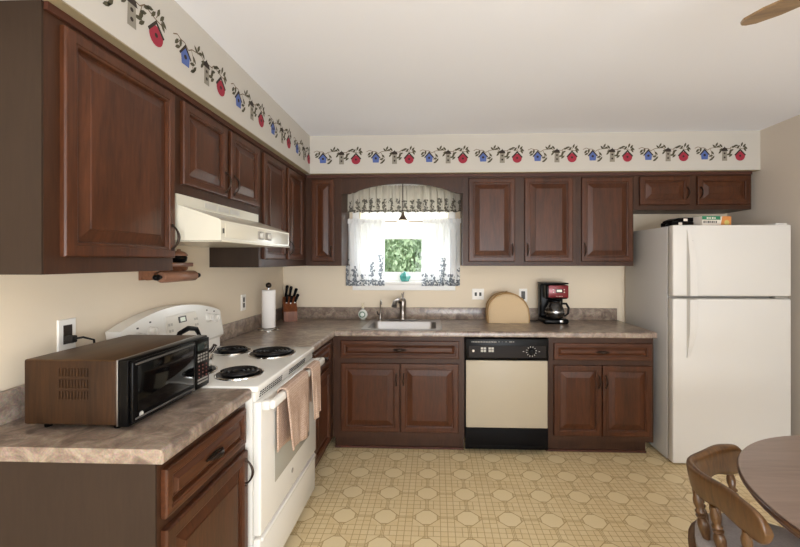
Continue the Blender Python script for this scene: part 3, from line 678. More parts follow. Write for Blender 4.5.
for k in range(12):
    a = k*PI/6+.2; c, s = math.cos(a), math.sin(a); L = .030, .038
    pts = [(dx1-.125+c*L[0]-s*.002, .765+s*L[0]+c*.002), (dx1-.125+c*L[0]+s*.002, .765+s*L[0]-c*.002), (dx1-.125+c*L[1]+s*.002, .765+s*L[1]-c*.002), (dx1-.125+c*L[1]-s*.002, .765+s*L[1]+c*.002)]
    m.prism(pts, lambda a, b, n: (a, dy-.0318-n, b), 0, .0008)
for x in (-.062, .052): m.box(dx1-.125+x, dx1-.115+x, dy-.0326, dy-.0318, .763, .767)
m.build('dial_marking', 'ltgrey', cp, 0)
m = MB()
for i, wv in enumerate((.012, .004, .01, .03, .014)): m.box(dx0+.24+i*.026, dx0+.24+i*.026+wv*.7, dy-.0312, dy-.0295, .831, .837)
m.build('lettering', 'grey', cp, 0)

# ------------------------------------------------------------------ stove
ST0, ST1, SF = 1.592, 2.352, -.728
st = thing('electric_stove', 'white electric coil stove between the two countertops', 'stove', (XL+.33, 1.972, 0))
m = MB(); m.box(XL+.02, SF-.012, ST0, ST1, .06, .885); m.build('body', 'appl', st, 0)
m = MB(); m.box(XL+.05, SF-.05, ST0+.03, ST1-.03, .0005, .0595); m.build('plinth', 'blackm', st, 0)
m = MB(); m.box(XL+.02, SF+.012, ST0-.002, ST1+.002, .886, .912, .007, seg=3); m.build('cooktop', 'appl', st)
# coil burners
def burner(x, y, r):
    m = MB(); z = .9125
    m.lathe([(r+.012, .0045), (r+.006, .002), (.03, .001), (0, .001)], (x, y, z), 32); b = m.build('drip_pan', 'black', st)
    m = MB(); m.lathe([(r+.020, 0), (r+.019, .005), (r+.0145, .006), (r+.0125, .0045), (r+.0125, 0)], (x, y, z), 36); m.build('trim_ring', 'chrome', b)
    m = MB(); pts = []; turns = 4.5 if r > .09 else 3.5; k = int(turns*22)
    for i in range(k+1):
        a = 2*PI*turns*i/k; rr = .016+(r-.016)*i/k; pts.append((x+rr*math.cos(a), y+rr*math.sin(a), z+.012))
    m.tube(pts, .0062, 6)
    for a in (.3, .3+2*PI/3, .3+4*PI/3): m.tube([(x+.01*math.cos(a), y+.01*math.sin(a), z+.0045), (x+r*math.cos(a), y+r*math.sin(a), z+.0045)], .003, 5)
    m.build('heating_coil', 'coil', b, 60)
burner(-1.140, 2.205, .082); burner(-.893, 2.165, .104); burner(-.878, 1.765, .084); burner(-1.130, 1.785, .104)
# backguard
BX = XL+.105
def bgp(t): return 1.128+.066*(1-(2*t-1)**2)
poly = [(ST0, 1.0)] + [(ST0+(ST1-ST0)*i/20, bgp(i/20)) for i in range(21)] + [(ST1, 1.0)]
m = MB(); m.prism(poly, lambda a, b, n: (BX+n-(b-1.0)*.16, a, b), -.065, 0.0)
m.box(XL+.022, BX-.015, ST0+.012, ST1-.012, .9125, 1.0); m.prism([(.0, 1.0), (.0, .985), (-.02, .965), (-.04, .965), (-.04, 1.0)], lambda a, b, n: (BX+a, n, b), ST0, ST1)
bgd = m.build('backguard', 'appl', st, 25)
tilt = RY(PI/2-.16)
def on_bg(y, z, n=0): return (BX+.0008+n-(z-1.0)*.16, y, z)
for (y, z) in ((1.685, 1.085), (1.765, 1.098), (2.215, 1.10), (2.285, 1.088)):
    m = MB(); m.lathe([(.026, 0), (.026, .004), (.021, .006), (.019, .022), (.015, .025), (0, .025)], on_bg(y, z), 20, tilt); c = Vector(on_bg(y, z, .026)); m.box(c.x-.003, c.x+.003, c.y-.003, c.y+.003, c.z-.018, c.z+.018, .001); m.build('knob', 'appl', bgd)
m = MB(); m.prism([(1.855, 1.045), (2.115, 1.045), (2.105, 1.150), (1.865, 1.150)], lambda a, b, n: on_bg(a, b, n), 0, .004); cpn = m.build('control_plate', plain('control_plate_white', '#e4e0d6', .3), bgd)
m = MB(); m.prism([(1.955, 1.110), (2.015, 1.110), (2.015, 1.140), (1.955, 1.140)], lambda a, b, n: on_bg(a, b, n), .0042, .007); m.build('clock_frame', 'dgrey', cpn)
m = MB(); m.prism([(1.966, 1.115), (2.004, 1.115), (2.004, 1.135), (1.966, 1.135)], lambda a, b, n: on_bg(a, b, n), .0072, .0085); m.build('clock_display', 'lcd', cpn)
m = MB()
for i in range(4):
    for j in range(2): m.prism([(1.875+i*.018+(.17 if i > 1 else 0)-.0, 1.075+j*.03), (1.887+i*.018+(.17 if i > 1 else 0), 1.075+j*.03), (1.887+i*.018+(.17 if i > 1 else 0), 1.087+j*.03), (1.875+i*.018+(.17 if i > 1 else 0), 1.087+j*.03)], lambda a, b, n: on_bg(a, b, n), .0042, .006)
m.build('button', 'ltgrey', cpn)
m = MB()
for (y, z) in ((1.685, 1.127), (1.765, 1.142), (2.215, 1.142), (2.285, 1.128)): m.prism([(y-.006, z-.003), (y+.006, z-.003), (y+.006, z+.004), (y-.006, z+.004)], lambda a, b, n: on_bg(a, b, n), 0, .0008)
m.build('knob_marking', 'dgrey', bgd, 0)
# oven front
m = MB(); m.box(SF-.0115, SF, ST0+.002, ST1-.002, .848, .8855, .002); vtr = m.build('vent_strip', 'appl', st)
for s0 in (1.63, 1.965):
    m = MB()
    for j in range(3):
        for i in range(11): m.box(SF, SF+.0012, s0+i*.0225+j*.004, s0+i*.0225+j*.004+.016, .8555+j*.0085, .8605+j*.0085)
    m.build('vent', 'blackm', vtr, 0)
m = MB(); m.box(SF-.0115, SF+.022, ST0+.003, ST1-.003, .300, .846, .008, seg=3); od = m.build('oven_door', 'appl', st)
m = MB(); m.box(SF+.0222, SF+.0245, 1.735, 2.215, .445, .755, .001); m.build('oven_window', 'ovglass', od)
m = MB()
m.box(SF+.050, SF+.078, ST0+.006, ST1-.006, .815, .853, .011, seg=3)
for y in (ST0+.006, ST1-.046): m.box(SF+.0222, SF+.055, y, y+.04, .812, .850, .006)
m.build('handle', 'appl', od)
m = MB(); m.lathe([(.012, 0), (.012, .0015), (.009, .002), (0, .002)], (SF+.022, 1.955, .385), 16, RY(PI/2)); m.build('emblem', 'grey', od)
m = MB(); m.box(SF-.0115, SF+.018, ST0+.003, ST1-.003, .075, .288, .008, seg=3); m.box(SF+.010, SF+.026, ST0+.02, ST1-.02, .270, .2875, .004); m.build('drawer', 'appl', st)

# dish towels on the oven handle
def towel(name, y0, y1, zf, zb, label, seed, gap=0.006):
    """folded over the bar: front sheet to zf, back sheet to zb"""
    xc, zc, rx = SF+.064, .856, .0185
    m = MB(); rnd = random.Random(seed); ny = 22; path = []
    nb = 16
    for i in range(nb): path.append((xc-rx-.001, zb+(.84-zb)*i/nb))
    path += [(xc-rx, .845), (xc-rx*.9, .857), (xc-rx*.4, .862), (xc+rx*.4, .862), (xc+rx*.9, .857), (xc+rx, .845)]
    for i in range(1, nb+1): path.append((xc+rx+.001+.004*i/nb, .84-(.84-zf)*i/nb))
    rows = []
    for j in range(ny+1):
        v = j/ny; row = []
        for i, (x, z) in enumerate(path):
            d = max(0, (.84-z))/.3; front = i > nb+3
            wv = .006*math.sin(v*9+seed)+.004*math.sin(v*17+2*seed)
            sh = (v-.5)*(-.05)*d*(1 if front else .4)
            row.append(m.bm.verts.new((x+(wv+.008*(1 if front else 0))*d*(1 if front else .3), y0+(y1-y0)*v+sh+(0 if front else -.012*d), z+(.012*math.sin(v*5+seed)*d if i in (0, len(path)-1) else 0))))
        rows.append(row)
    for a, b in zip(rows, rows[1:]):
        for i in range(len(path)-1): m.bm.faces.new((a[i], a[i+1], b[i+1], b[i]))
    o = m.build(name, 'towel', None, 80)
    so = o.modifiers.new('thick', 'SOLIDIFY'); so.thickness = .006; so.offset = 1.0
    return tag(o, label, 'towel', 'dish towels on the oven handle')
towel('dish_towel', 1.715, 2.000, .575, .58, 'wide dusty pink dish towel hanging over the middle of the oven handle', 1)
towel('dish_towel', 2.060, 2.205, .590, .64, 'narrow dusty pink dish towel at the far end of the oven handle', 4)

# kettle on the near rear burner
kt = thing('kettle', 'stainless kettle with black handle on the stove behind the microwave', 'kettle', (-1.130, 1.790, .93))
kz = .9318
m = MB(); m.lathe([(.085, 0), (.098, .008), (.104, .03), (.098, .062), (.075, .09), (.045, .104), (.04, .106), (0, .108)], (-1.13, 1.79, kz), 28); m.build('body', 'chrome', kt)
m = MB(); m.tube([(-1.13, 1.79-.088, kz+.075), (-1.13, 1.79-.09, kz+.13), (-1.13, 1.79-.06, kz+.168), (-1.13, 1.79, kz+.180), (-1.13, 1.79+.06, kz+.168), (-1.13, 1.79+.09, kz+.13), (-1.13, 1.79+.088, kz+.075)], [.005, .008, .011, .012, .011, .008, .005], 10); m.build('handle', 'black', kt, 60)
m = MB(); m.lathe([(.006, 0), (.006, .008), (.014, .012), (.012, .024), (0, .026)], (-1.13, 1.79, kz+.1085), 14); m.build('lid_knob', 'black', kt)
m = MB(); m.tube([(-1.13+.08, 1.79, kz+.06), (-1.13+.115, 1.79, kz+.085), (-1.13+.125, 1.79, kz+.105)], [.016, .012, .010], 10); m.build('spout', 'chrome', kt, 60)

# ------------------------------------------------------------------ range hood
hd = thing('range_hood', 'almond under-cabinet range hood above the stove', 'range hood', (XL+.25, 1.972, 1.50))
HX, H0, H1, HZ0, HZ1 = -.874, 1.602, 2.360, 1.505, 1.698
poly = [(XL+.001, HZ0), (HX, HZ0), (HX, HZ0+.082), (HX-.012, HZ0+.090), (XL+.315, HZ1-.045), (XL+.315, HZ1), (XL+.001, HZ1)]
m = MB(); F = lambda a, b, n: (a, n, b)
m.prism(poly, F, H0, H1); hb = m.build('hood_shell', 'almond', hd, 20)
m = MB(); m.box(HX, HX+.006, H0, H1, HZ0-.006, HZ0+.004, .002); m.box(XL+.02, HX-.02, H0+.03, H1-.03, HZ0-.004, HZ0-.0005); m.build('bottom_rim', 'almond', hb)
m = MB()
for i in range(3): m.box(XL+.3145, XL+.3175, 1.80+i*.115, 1.895+i*.115, HZ1-.034, HZ1-.010)
m.build('vent', 'ltgrey', hb, 0)
m = MB(); m.box(HX, HX+.0025, 1.632, H1-.02, HZ0+.012, HZ0+.074, .001); m.build('trim_plate', 'almond', hb)
for y in (1.965, 2.055):
    m = MB(); m.box(HX+.0026, HX+.0075, y-.030, y+.030, HZ0+.022, HZ0+.062, .001); kk = m.build('switch_plate', 'grey', hb)
    m = MB(); m.lathe([(.016, 0), (.015, .014), (0, .015)], (HX+.0078, y, HZ0+.042), 18, RY(PI/2)); m.build('knob', 'ltgrey', kk)
m = MB(); m.box(HX+.0026, HX+.0035, H0+.008, H0+.020, HZ0+.03, HZ0+.05); m.build('logo', 'dgrey', hb, 0)

# ------------------------------------------------------------------ microwave
mw = thing('microwave_oven', 'woodgrain microwave oven with black glass front on the short counter', 'microwave', (-1.1, 1.385, CZ1))
X0, X1, X2, Y0, Y1, Z0, Z1 = -1.252, -.960, -.912, 1.170, 1.588, .922, 1.120
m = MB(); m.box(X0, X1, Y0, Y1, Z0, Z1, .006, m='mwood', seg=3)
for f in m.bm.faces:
    if f.normal.z > .9 or (f.calc_center_median().z > Z1-.002): f.material_index = m.mi('mwood_lit_top')
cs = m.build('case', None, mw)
m = MB()
for r_ in range(3):
    for i in range(10):
        x = -1.142+i*.0098
        m.box(x, x+.0052, Y0-.0035, Y0-.0003, 1.000+r_*.035, 1.026+r_*.035, .0015)
m.build('vent', 'mwood', cs)
m = MB(); m.box(X1+.0003, X1+.004, Y0-.001, Y1+.001, Z0-.002, Z1+.001, .001); m.build('chrome_trim', 'steel', mw)
m = MB(); m.box(X1+.0045, X2-.012, Y0-.001, Y1+.001, Z0-.004, Z1, .003); m.build('front_frame', 'black', mw)
m = MB(); m.box(X2-.0118, X2, Y0+.004, Y1-.098, Z0+.004, Z1-.006, .005, seg=3); dr = m.build('door', 'black', mw)
m = MB(); m.box(X2+.0002, X2+.0015, Y0+.022, Y1-.112, Z0+.032, Z1-.022, .0005); m.build('door_window', 'bglass', dr)
for z in (Z1-.018, Z0+.014):
    m = MB(); m.box(X2+.0002, X2+.004, Y0+.012, Y1-.106, z, z+.006, .0015); m.build('door_trim', 'dgrey', dr)
m = MB(); m.lathe([(.0085, 0), (.0085, .001), (.0068, .001), (.0068, .0003), (0, .0003)], (X2+.0003, Y0+.038, Z0+.0235), 20, RY(PI/2)); lg = m.build('logo', 'ltgrey', dr)
def text(s, size, loc, rot, mat, parent, name='lettering', ext=.0003):
    cu = bpy.data.curves.new(name, 'FONT'); cu.body = s; cu.size = size; cu.align_x = 'CENTER'; cu.align_y = 'CENTER'; cu.extrude = ext
    o = bpy.data.objects.new(name, cu); COL.objects.link(o); o.location = loc; o.rotation_euler = rot; cu.materials.append(M[mat])
    if parent: hook(o, parent)
    return o
m = MB(); m.box(X2-.0118, X2-.001, Y1-.094, Y1-.003, Z0+.004, Z1-.006, .004, seg=2); kp = m.build('control_panel', 'black', mw)
m = MB(); m.box(X2-.0008, X2+.0005, Y1-.083, Y1-.016, Z1-.048, Z1-.020, .0005); m.build('display', plain('microwave_display', '#2c3533', .15), kp)
m = MB()
for j in range(3):
    for i in range(4): m.box(X2-.0009, X2+.0002, Y1-.082+i*.0175, Y1-.071+i*.0175, Z1-.068-j*.012, Z1-.061-j*.012)
m.build('button', 'grey', kp, 0)
m = MB()
for j in range(4):
    for i in range(3): m.lathe([(.0036, 0), (.0036, .0012), (0, .0012)], (X2-.0009, Y1-.074+i*.024, Z1-.108-j*.0145), 8, RY(PI/2))
m.build('keypad', plain('keypad_red', '#74403a', .5), kp, 0)
m = MB()
for j in range(2): m.box(X2-.0009, X2+.0002, Y1-.083, Y1-.016, Z0+.022+j*.012, Z0+.028+j*.012)
m.build('key_bar', 'grey', kp, 0)
for (x, y) in ((X0+.05, Y0+.03), (X1-.02, Y0+.03), (X0+.05, Y1-.03), (X1-.02, Y1-.03)):
    m = MB(); m.lathe([(.009, 0), (.011, .003), (.011, .0165), (0, .0165)], (x, y, CZ1+.0004), 12); m.build('foot', 'black', mw)

# ------------------------------------------------------------------ outlets
def outlet(F, u, z, label, mats=('outlet', 'slot'), wd=.072, ht=.115, horiz=False, sockets=2):
    o = thing('wall_outlet', label, 'outlet', F(u, z, 0), group='wall outlets')
    m = MB(); rs = [[F(u+a*(wd/2-i), z+b*(ht/2-i), n) for a, b in ((-1, -1), (1, -1), (1, 1), (-1, 1))] for i, n in ((0, .0005), (0, .003), (.003, .006), (.004, .006))]
    m.rings(rs); m.build('cover_plate', mats[0], o, 20)
    for k in range(sockets):
        c = (k-.5)*.04 if sockets == 2 else 0
        cu, cz = (u+c, z) if horiz else (u, z+c)
        m = MB(); hw, hh = (.010, .016) if sockets == 2 else (.017, .035)
        m.prism([(cu-hw, cz-hh), (cu+hw, cz-hh), (cu+hw, cz+hh), (cu-hw, cz+hh)], F, .0062, .0085); m.build('socket', mats[1], o, 0)
    return o
WLf = FLw(XL); WBf = FBk(YB)
outlet(WLf, 1.438, 1.147, 'white wall outlet with dark socket and plugged-in cord behind the microwave', ('outlet', 'brown_outlet'), .074, .115, sockets=1)
outlet(WLf, 2.812, 1.125, 'white wall outlet between the stove and the paper towels', sockets=2)
outlet(WBf, .381, 1.128, 'white two-socket wall plate between window and tan cover', wd=.105, ht=.098, horiz=True)
outlet(WBf, .778, 1.120, 'white outlet with black plug between tan cover and coffee maker', ('outlet', 'brown_outlet'), sockets=1)
pc = thing('power_cord', 'black microwave plug and cord in the near wall outlet', 'cord', (XL+.01, 1.43, 1.12))
m = MB(); m.box(XL+.009, XL+.045, 1.415, 1.440, 1.118, 1.145, .005); m.build('plug', 'cord', pc)
m = MB(); m.tube([(XL+.04, 1.428, 1.132), (XL+.06, 1.445, 1.135), (XL+.075, 1.475, 1.12), (XL+.07, 1.49, 1.05), (XL+.05, 1.48, .97), (XL+.06, 1.46, CZ1+.006), (XL+.10, 1.42, CZ1+.006)], .004, 8); m.build('cable', 'cord', pc, 60)

# ------------------------------------------------------------------ rack and rolling pin on the left wall
rk = thing('wall_rack', 'small wooden wall shelf under the cabinet edge near the hood', 'shelf', (XL+.03, 1.93, 1.38))
m = MB(); m.box(XL+.001, XL+.105, 1.80, 2.055, 1.392, 1.412, .003); m.build('shelf_board', 'rack', rk)
m = MB(); m.box(XL+.001, XL+.014, 1.80, 2.04, 1.330, 1.3915, .002); m.build('back_board', 'rack', rk)
for y in (1.80, 2.005):
    m = MB(); m.prism([(.0145, 1.391), (.10, 1.391), (.095, 1.375), (.075, 1.362), (.085, 1.345), (.075, 1.332), (.04, 1.330), (.0145, 1.345)], lambda a, b, n: (XL+a, n, b), y, y+.014); m.build('bracket', 'rack', rk)
rp = thing('rolling_pin', 'wooden rolling pin with dark handles held by the small wall shelf', 'rolling pin', (XL+.08, 1.92, 1.345))
m = MB(); m.tube([(XL+.115, 1.79, 1.345), (XL+.115, 1.795, 1.345), (XL+.115, 2.04, 1.345), (XL+.115, 2.045, 1.345)], [.022, .026, .026, .022], 16); m.build('roller', 'pin', rp, 40)
for sgn, ye in ((-1, 1.79), (1, 2.045)):
    m = MB(); m.tube([(XL+.115, ye, 1.345), (XL+.115, ye+sgn*.01, 1.345), (XL+.115, ye+sgn*.022, 1.345), (XL+.115, ye+sgn*.04, 1.345), (XL+.115, ye+sgn*.045, 1.345)], [.008, .008, .015, .012, .004], 12); m.build('handle', 'black', rp, 60)
cr = thing('crock', 'small black pot with wooden lid on the wall shelf by the hood', 'pot', (XL+.06, 2.0, 1.412))
m = MB(); m.lathe([(.026, 0), (.036, .01), (.040, .026), (.036, .034), (0, .034)], (XL+.062, 2.0, 1.4125), 18); m.build('pot_body', 'black', cr)
m = MB(); m.lathe([(.041, 0), (.041, .006), (.030, .018), (.010, .026), (.008, .034), (0, .035)], (XL+.062, 2.0, 1.447), 18); m.build('pot_lid', 'pin', cr)

# ------------------------------------------------------------------ paper towels, knives
px, py = -1.248, 2.955
ph = thing('paper_towel_holder', 'steel paper towel stand with ball finial in the counter corner', 'paper towel holder', (px, py, CZ1))
m = MB(); m.lathe([(.078, 0), (.078, .004), (.070, .010), (.03, .012), (.012, .018), (0, .018)], (px, py, CZ1+.0004), 28); m.build('base', 'chrome', ph)
m = MB(); m.tube([(px, py, CZ1+.017), (px, py, CZ1+.320)], .005, 8); m.build('post', 'steel', ph)
m = MB(); m.lathe([(0, -.021)] + [(.021*math.cos(a), .021*math.sin(a)) for a in [x*PI/8-PI/2 for x in range(1, 8)]] + [(0, .021)], (px, py, CZ1+.335), 16); m.build('finial', 'bronze', ph)
pr = MB(); pr.lathe([(.020, .0), (.048, .0), (.049, .002), (.049, .278), (.048, .280), (.020, .280), (.0185, .27), (.0185, .01), (.0195, 0)], (px, py, CZ1+.0195), 32)
prt = pr.build('paper_towel_roll', 'paper', None, 40); tag(prt, 'white roll of paper towels on the steel stand in the corner', 'paper towels')
kb = thing('knife_block', 'slanted wooden knife block in the back counter corner', 'knife block', (-1.262, 3.43, CZ1), rz=.45)
# local: slanted block leaning back (+y), front toward -y
bpoly = [(-.065, 0), (.075, 0), (.135, .185), (.040, .225), (-.065, .10)]
bpoly = [(-.075, 0), (.065, 0), (.105, .155), (.02, .205), (-.075, .085)]
m = MB(); m.prism(bpoly, lambda a, b, n: (n, a, b+.0004), -.055, .055); m.build('block', 'kblock', kb, 0, local=True)
bpy.context.view_layer.update()
Wk = Matrix.LocRotScale(kb.location, kb.rotation_euler, (1, 1, 1))
dirv = Vector((0, -.50, .866)).normalized()
kn = []
for i, (x, a, b, L, lab) in enumerate((( -.032, .062, .181, .125, 'dark handled knife standing tallest at the left of the block'), (.000, .062, .181, .115, 'dark handled knife second tallest, beside the left one in the block'), (.034, .055, .185, .095, 'dark handled knife upright at the right of the block top row'),
                                 (-.030, -.022, .152, .075, 'short dark handled knife low at the left on the slanted face of the block'), (.004, -.025, .148, .07, 'short dark handled knife low at the middle of the slanted block face'), (.038, -.022, .152, .085, 'dark handled knife leaning lowest at the right of the block'))):
    k = thing('kitchen_knife', lab, 'knife', Wk @ Vector((x, a, b)), group='knives in the block')
    base = Wk @ Vector((x, a, b)); dv = (Wk.to_3x3() @ Vector(((.13, .15, .30, .12, .16, .36)[i], -.08, .95))).normalized()
    m = MB(); m.tube([base+dv*.012, base+dv*.02, base+dv*(L*.5), base+dv*(L*.92), base+dv*L], [.009, .012, .011, .0145, .008], 8); m.build('handle', 'blackm', k, 60)
    m = MB(); m.tube([base+dv*.001, base+dv*.0125], [.0068, .0068], 8); m.build('bolster', 'steel', k)

# ------------------------------------------------------------------ tan cover, coffee maker
bg_ = thing('toaster_cover', 'tan quilted dome-shaped toaster cover on the counter beside the dishwasher', 'appliance cover', (.61, 3.40, CZ1))
prof = [(.443, 0), (.440, .10), (.452, .158), (.492, .210), (.548, .238), (.60, .244), (.665, .233), (.725, .195), (.765, .14), (.779, .08), (.780, 0)]
def cat(pts, n=4):
    out = []
    P_ = [pts[0]]+pts+[pts[-1]]
    for i in range(1, len(P_)-2):
        for k in range(n):
            t = k/n; a, b, c, d = P_[i-1], P_[i], P_[i+1], P_[i+2]
            out.append(tuple(.5*((2*b[j])+(-a[j]+c[j])*t+(2*a[j]-5*b[j]+4*c[j]-d[j])*t*t+(-a[j]+3*b[j]-3*c[j]+d[j])*t**3) for j in range(2)))
    return out+[pts[-1]]
P2 = cat(prof)
cx, cz = .61, .08
rs = []
for sc_, y in ((.55, 3.335), (.86, 3.338), (.96, 3.345), (1.0, 3.36), (1.0, 3.46), (.96, 3.478), (.86, 3.484), (.5, 3.486)):
    rs.append([(cx+(x-cx)*sc_ , y, CZ1+.001+max(0, z*sc_ if z > 0 else 0)) for x, z in P2])
m = MB(); m.rings(rs); m.build('cover_body', 'bag', bg_, 50)
m = MB()
for y in (3.352, 3.468): m.tube([(x, y, CZ1+.004+z) for x, z in P2], .0055, 6)
m.tube([(cx+(P2[0][0]-cx), 3.352, CZ1+.006), (cx+(P2[-1][0]-cx), 3.352, CZ1+.006)], .005, 6); m.build('piping', 'bagtrim', bg_, 60)
m = MB(); m.tube([(.595, 3.40, CZ1+.252), (.597, 3.40, CZ1+.262), (.607, 3.40, CZ1+.262), (.609, 3.40, CZ1+.252)], .003, 6); m.build('loop', 'bagtrim', bg_)
cm = thing('coffee_maker', 'black and red drip coffee maker with glass carafe on the counter', 'coffee maker', (.985, 3.40, CZ1))
cx, cy, z = .985, 3.40, CZ1+.0005
m = MB(); m.box(cx-.095, cx+.105, cy-.105, cy+.11, z, z+.042, .014, seg=3); m.build('base', 'black', cm)
m = MB(); m.box(cx-.095, cx+.095, cy+.02, cy+.11, z+.0425, z+.325, .012, seg=3); m.build('water_tank', 'black', cm)
m = MB(); m.box(cx-.078, cx+.102, cy-.095, cy+.0195, z+.205, z+.322, .014, seg=3); hdv = m.build('brew_head', 'black', cm)
m = MB(); m.box(cx-.060, cx+.100, cy-.101, cy-.0955, z+.218, z+.318, .004); fp = m.build('red_fascia', 'red', hdv)
m = MB(); m.box(cx-.002, cx+.052, cy-.104, cy-.1012, z+.258, z+.288, .003); m.build('clock_frame', 'black', fp)
m = MB(); m.box(cx+.004, cx+.046, cy-.1052, cy-.1042, z+.264, z+.283); m.build('display', 'lcd', fp, 0)
m = MB()
for x in (-.022, .066): 
    for q in (.262, .283): m.lathe([(.005, 0), (.005, .002), (0, .002)], (cx+x, cy-.1012, z+q), 10, RX(PI/2))
for i, wv in enumerate((.01, .006, .012, .008, .01)): m.box(cx+.0+i*.011, cx+.0+i*.011+wv*.7, cy-.1018, cy-.1012, z+.226, z+.231)
m.build('button', 'ltgrey', fp, 0)
m = MB(); m.box(cx-.096, cx+.1035, cy-.098, cy+.112, z+.3255, z+.338, .005); m.build('lid', 'black', cm)
m = MB(); m.lathe([(.05, 0), (.068, .006), (.078, .04), (.075, .08), (.058, .112), (.05, .128), (.052, .136), (.048, .136), (.044, .125), (0, .12)], (cx+.008, cy-.035, z+.0428), 28); ca = m.build('carafe', 'carafe', cm)
m = MB(); m.lathe([(.0765, .050), (.0785, .050), (.0780, .062), (.0762, .062)], (cx+.008, cy-.035, z+.0428), 28); m.build('carafe_band', 'steel', ca)
m = MB(); m.tube([(cx+.055, cy-.05, z+.165), (cx+.095, cy-.06, z+.165), (cx+.112, cy-.065, z+.13), (cx+.108, cy-.065, z+.085), (cx+.082, cy-.055, z+.06)], [.009, .010, .010, .009, .007], 8); m.build('carafe_handle', 'black', ca, 60)
m = MB(); m.lathe([(.05, 0), (.05, .01), (.03, .016), (0, .017)], (cx+.008, cy-.035, z+.180), 20); m.build('carafe_lid', 'black', ca)
m = MB(); m.box(cx+.03, cx+.055, cy-.108, cy-.1045, z+.012, z+.034, .002); m.build('power_switch', 'steel', cm)
cc = MB(); cc.tube([(cx-.098, cy+.06, z+.012), (cx-.13, cy+.05, z+.005), (cx-.17, cy+.055, z+.0045), (cx-.20, cy+.09, z+.0045), (cx-.205, YB-.03, z+.006), (cx-.207, YB-.027, z+.12), (cx-.207, YB-.015, z+.19)], .0035, 8)
tag(cc.build('appliance_cord', 'cord', None, 60), 'black cord running from coffee maker to the wall outlet', 'cord')

# ------------------------------------------------------------------ refrigerator
fr = thing('refrigerator', 'white top-freezer refrigerator against the tan wall', 'refrigerator', (2.05, 3.2, 0))
fx0, fx1, fy0 = 1.652, 2.448, 2.845
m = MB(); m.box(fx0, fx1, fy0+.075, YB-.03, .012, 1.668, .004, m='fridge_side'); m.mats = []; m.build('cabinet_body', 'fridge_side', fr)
m = MB(); m.box(fx0+.02, fx1-.02, fy0+.045, fy0+.30, .001, .0115); m.build('base_grille', 'grey', fr, 0)
m = MB(); m.box(fx0+.008, fx1-.008, fy0+.064, fy0+.0748, .03, 1.66); m.build('door_gasket', 'grey', fr, 0)
def fdoor(z0, z1, name, h0, h1, up):
    m = MB(); m.box(fx0, fx1, fy0, fy0+.063, z0, z1, .010, m='fridge', seg=3); m.mats = []
    d = m.build(name, 'fridge', fr)
    # full-height grip trim on the left edge with the handle flaring away from it
    m = MB(); prof = []
    hx = fx0+.105
    k = 18
    for i in range(k+1):
        t = i/k; z = h0+(h1-h0)*t
        s = t if not up else 1-t      # s = 0 near the gap, 1 at the tapered end
        prof.append((z, .045*(1-max(0, (s-.35)/.65)**1.6)+.004, .034*(1-max(0, (s-.45)/.55)**1.4)+.004))
    rs = [[(hx-.012, fy0-.0005, z), (hx+wd, fy0-.0005, z), (hx+wd*.8, fy0-dp, z), (hx-.012, fy0-dp, z)] for z, wd, dp in prof]
    m.rings(rs); m.build('handle', 'fridge', d, 40)
    return d
fd = fdoor(1.178, 1.672, 'freezer_door', 1.182, 1.640, False)
fd2 = fdoor(.014, 1.160, 'fresh_food_door', .75, 1.156, True)
m = MB(); m.box(fx0+.10, fx0+.135, fy0-.001, fy0+.002, 1.560, 1.566); m.build('logo', 'grey', fd, 0)
m = MB(); m.box(fx1-.10, fx1-.01, fy0+.01, fy0+.055, 1.1615, 1.1765, .002); m.build('middle_hinge', 'grey', fr)
m = MB(); m.box(fx1-.09, fx1-.012, fy0+.02, fy0+.13, 1.6725, 1.684, .003); m.build('top_hinge', 'fridge', fr)
# items on top
ft_ = 1.668
bb = thing('battery_charger', 'black bulky plastic gadget with white labels on top of the refrigerator', 'gadget', (1.77, 3.0, ft_), rz=.12)
m = MB(); m.box(-.085, .085, -.06, .06, .0005, .035, .006); m.prism([(-.075, .0355), (-.075, .045), (-.03, .062), (.0, .064), (.0, .0355)], lambda a, b, n: (a, n, b), -.055, .05); m.box(.012, .082, -.058, .052, .0355, .066, .004); m.build('casing', 'black', bb, 30, local=True)
m = MB(); m.box(-.035, -.008, -.0625, -.0603, .012, .030); m.box(.005, .035, -.0595, -.0583, .040, .058); m.build('label', 'boxwhite', bb, 0, local=True)
m = MB(); m.tube([(-.084, -.03, .02), (-.11, -.04, .012), (-.12, -.055, .008)], .008, 8); m.build('strain_relief', 'black', bb, 60, local=True)
fb = thing('food_box', 'small green, white and orange food carton on top of the refrigerator', 'box', (2.015, 3.0, ft_), rz=.16)
m = MB(); m.box(-.115, .115, -.045, .045, .0005, .075, .001); m.build('carton', 'boxwhite', fb, 0, local=True)
m = MB(); m.box(-.1155, .03, -.0462, -.0452, .050, .0755); m.box(-.115, .03, -.045, .045, .0752, .0762); m.build('green_band', 'boxgreen', fb, 0, local=True)
m = MB(); m.prism([(.030, .001), (.1155, .001), (.1155, .0755), (.045, .0755)], lambda a, b, n: (a, n, b), -.0462, -.0452); m.box(.035, .1155, -.045, .045, .0752, .0762); m.build('orange_panel', 'boxorange', fb, 0, local=True)
m = MB(); m.lathe([(.020, 0), (.018, .001), (0, .001)], (.080, -.0463, .030), 16, RX(PI/2)); m.build('food_picture', 'boxyellow', fb, 0, local=True)
m = MB()
for i, wv in enumerate((.010, .008, .012, .009, .011, .008, .010)): m.box(-.105+i*.016, -.105+i*.016+wv, -.0462, -.0453, .026, .042)
m.build('lettering', 'dgrey', fb, 0, local=True)
m = MB()
for i, wv in enumerate((.014, .012, .014, .010)): m.box(-.08+i*.02, -.08+i*.02+wv, -.0472, -.0463, .056, .068)
m.build('band_lettering', 'boxwhite', fb, 0, local=True)
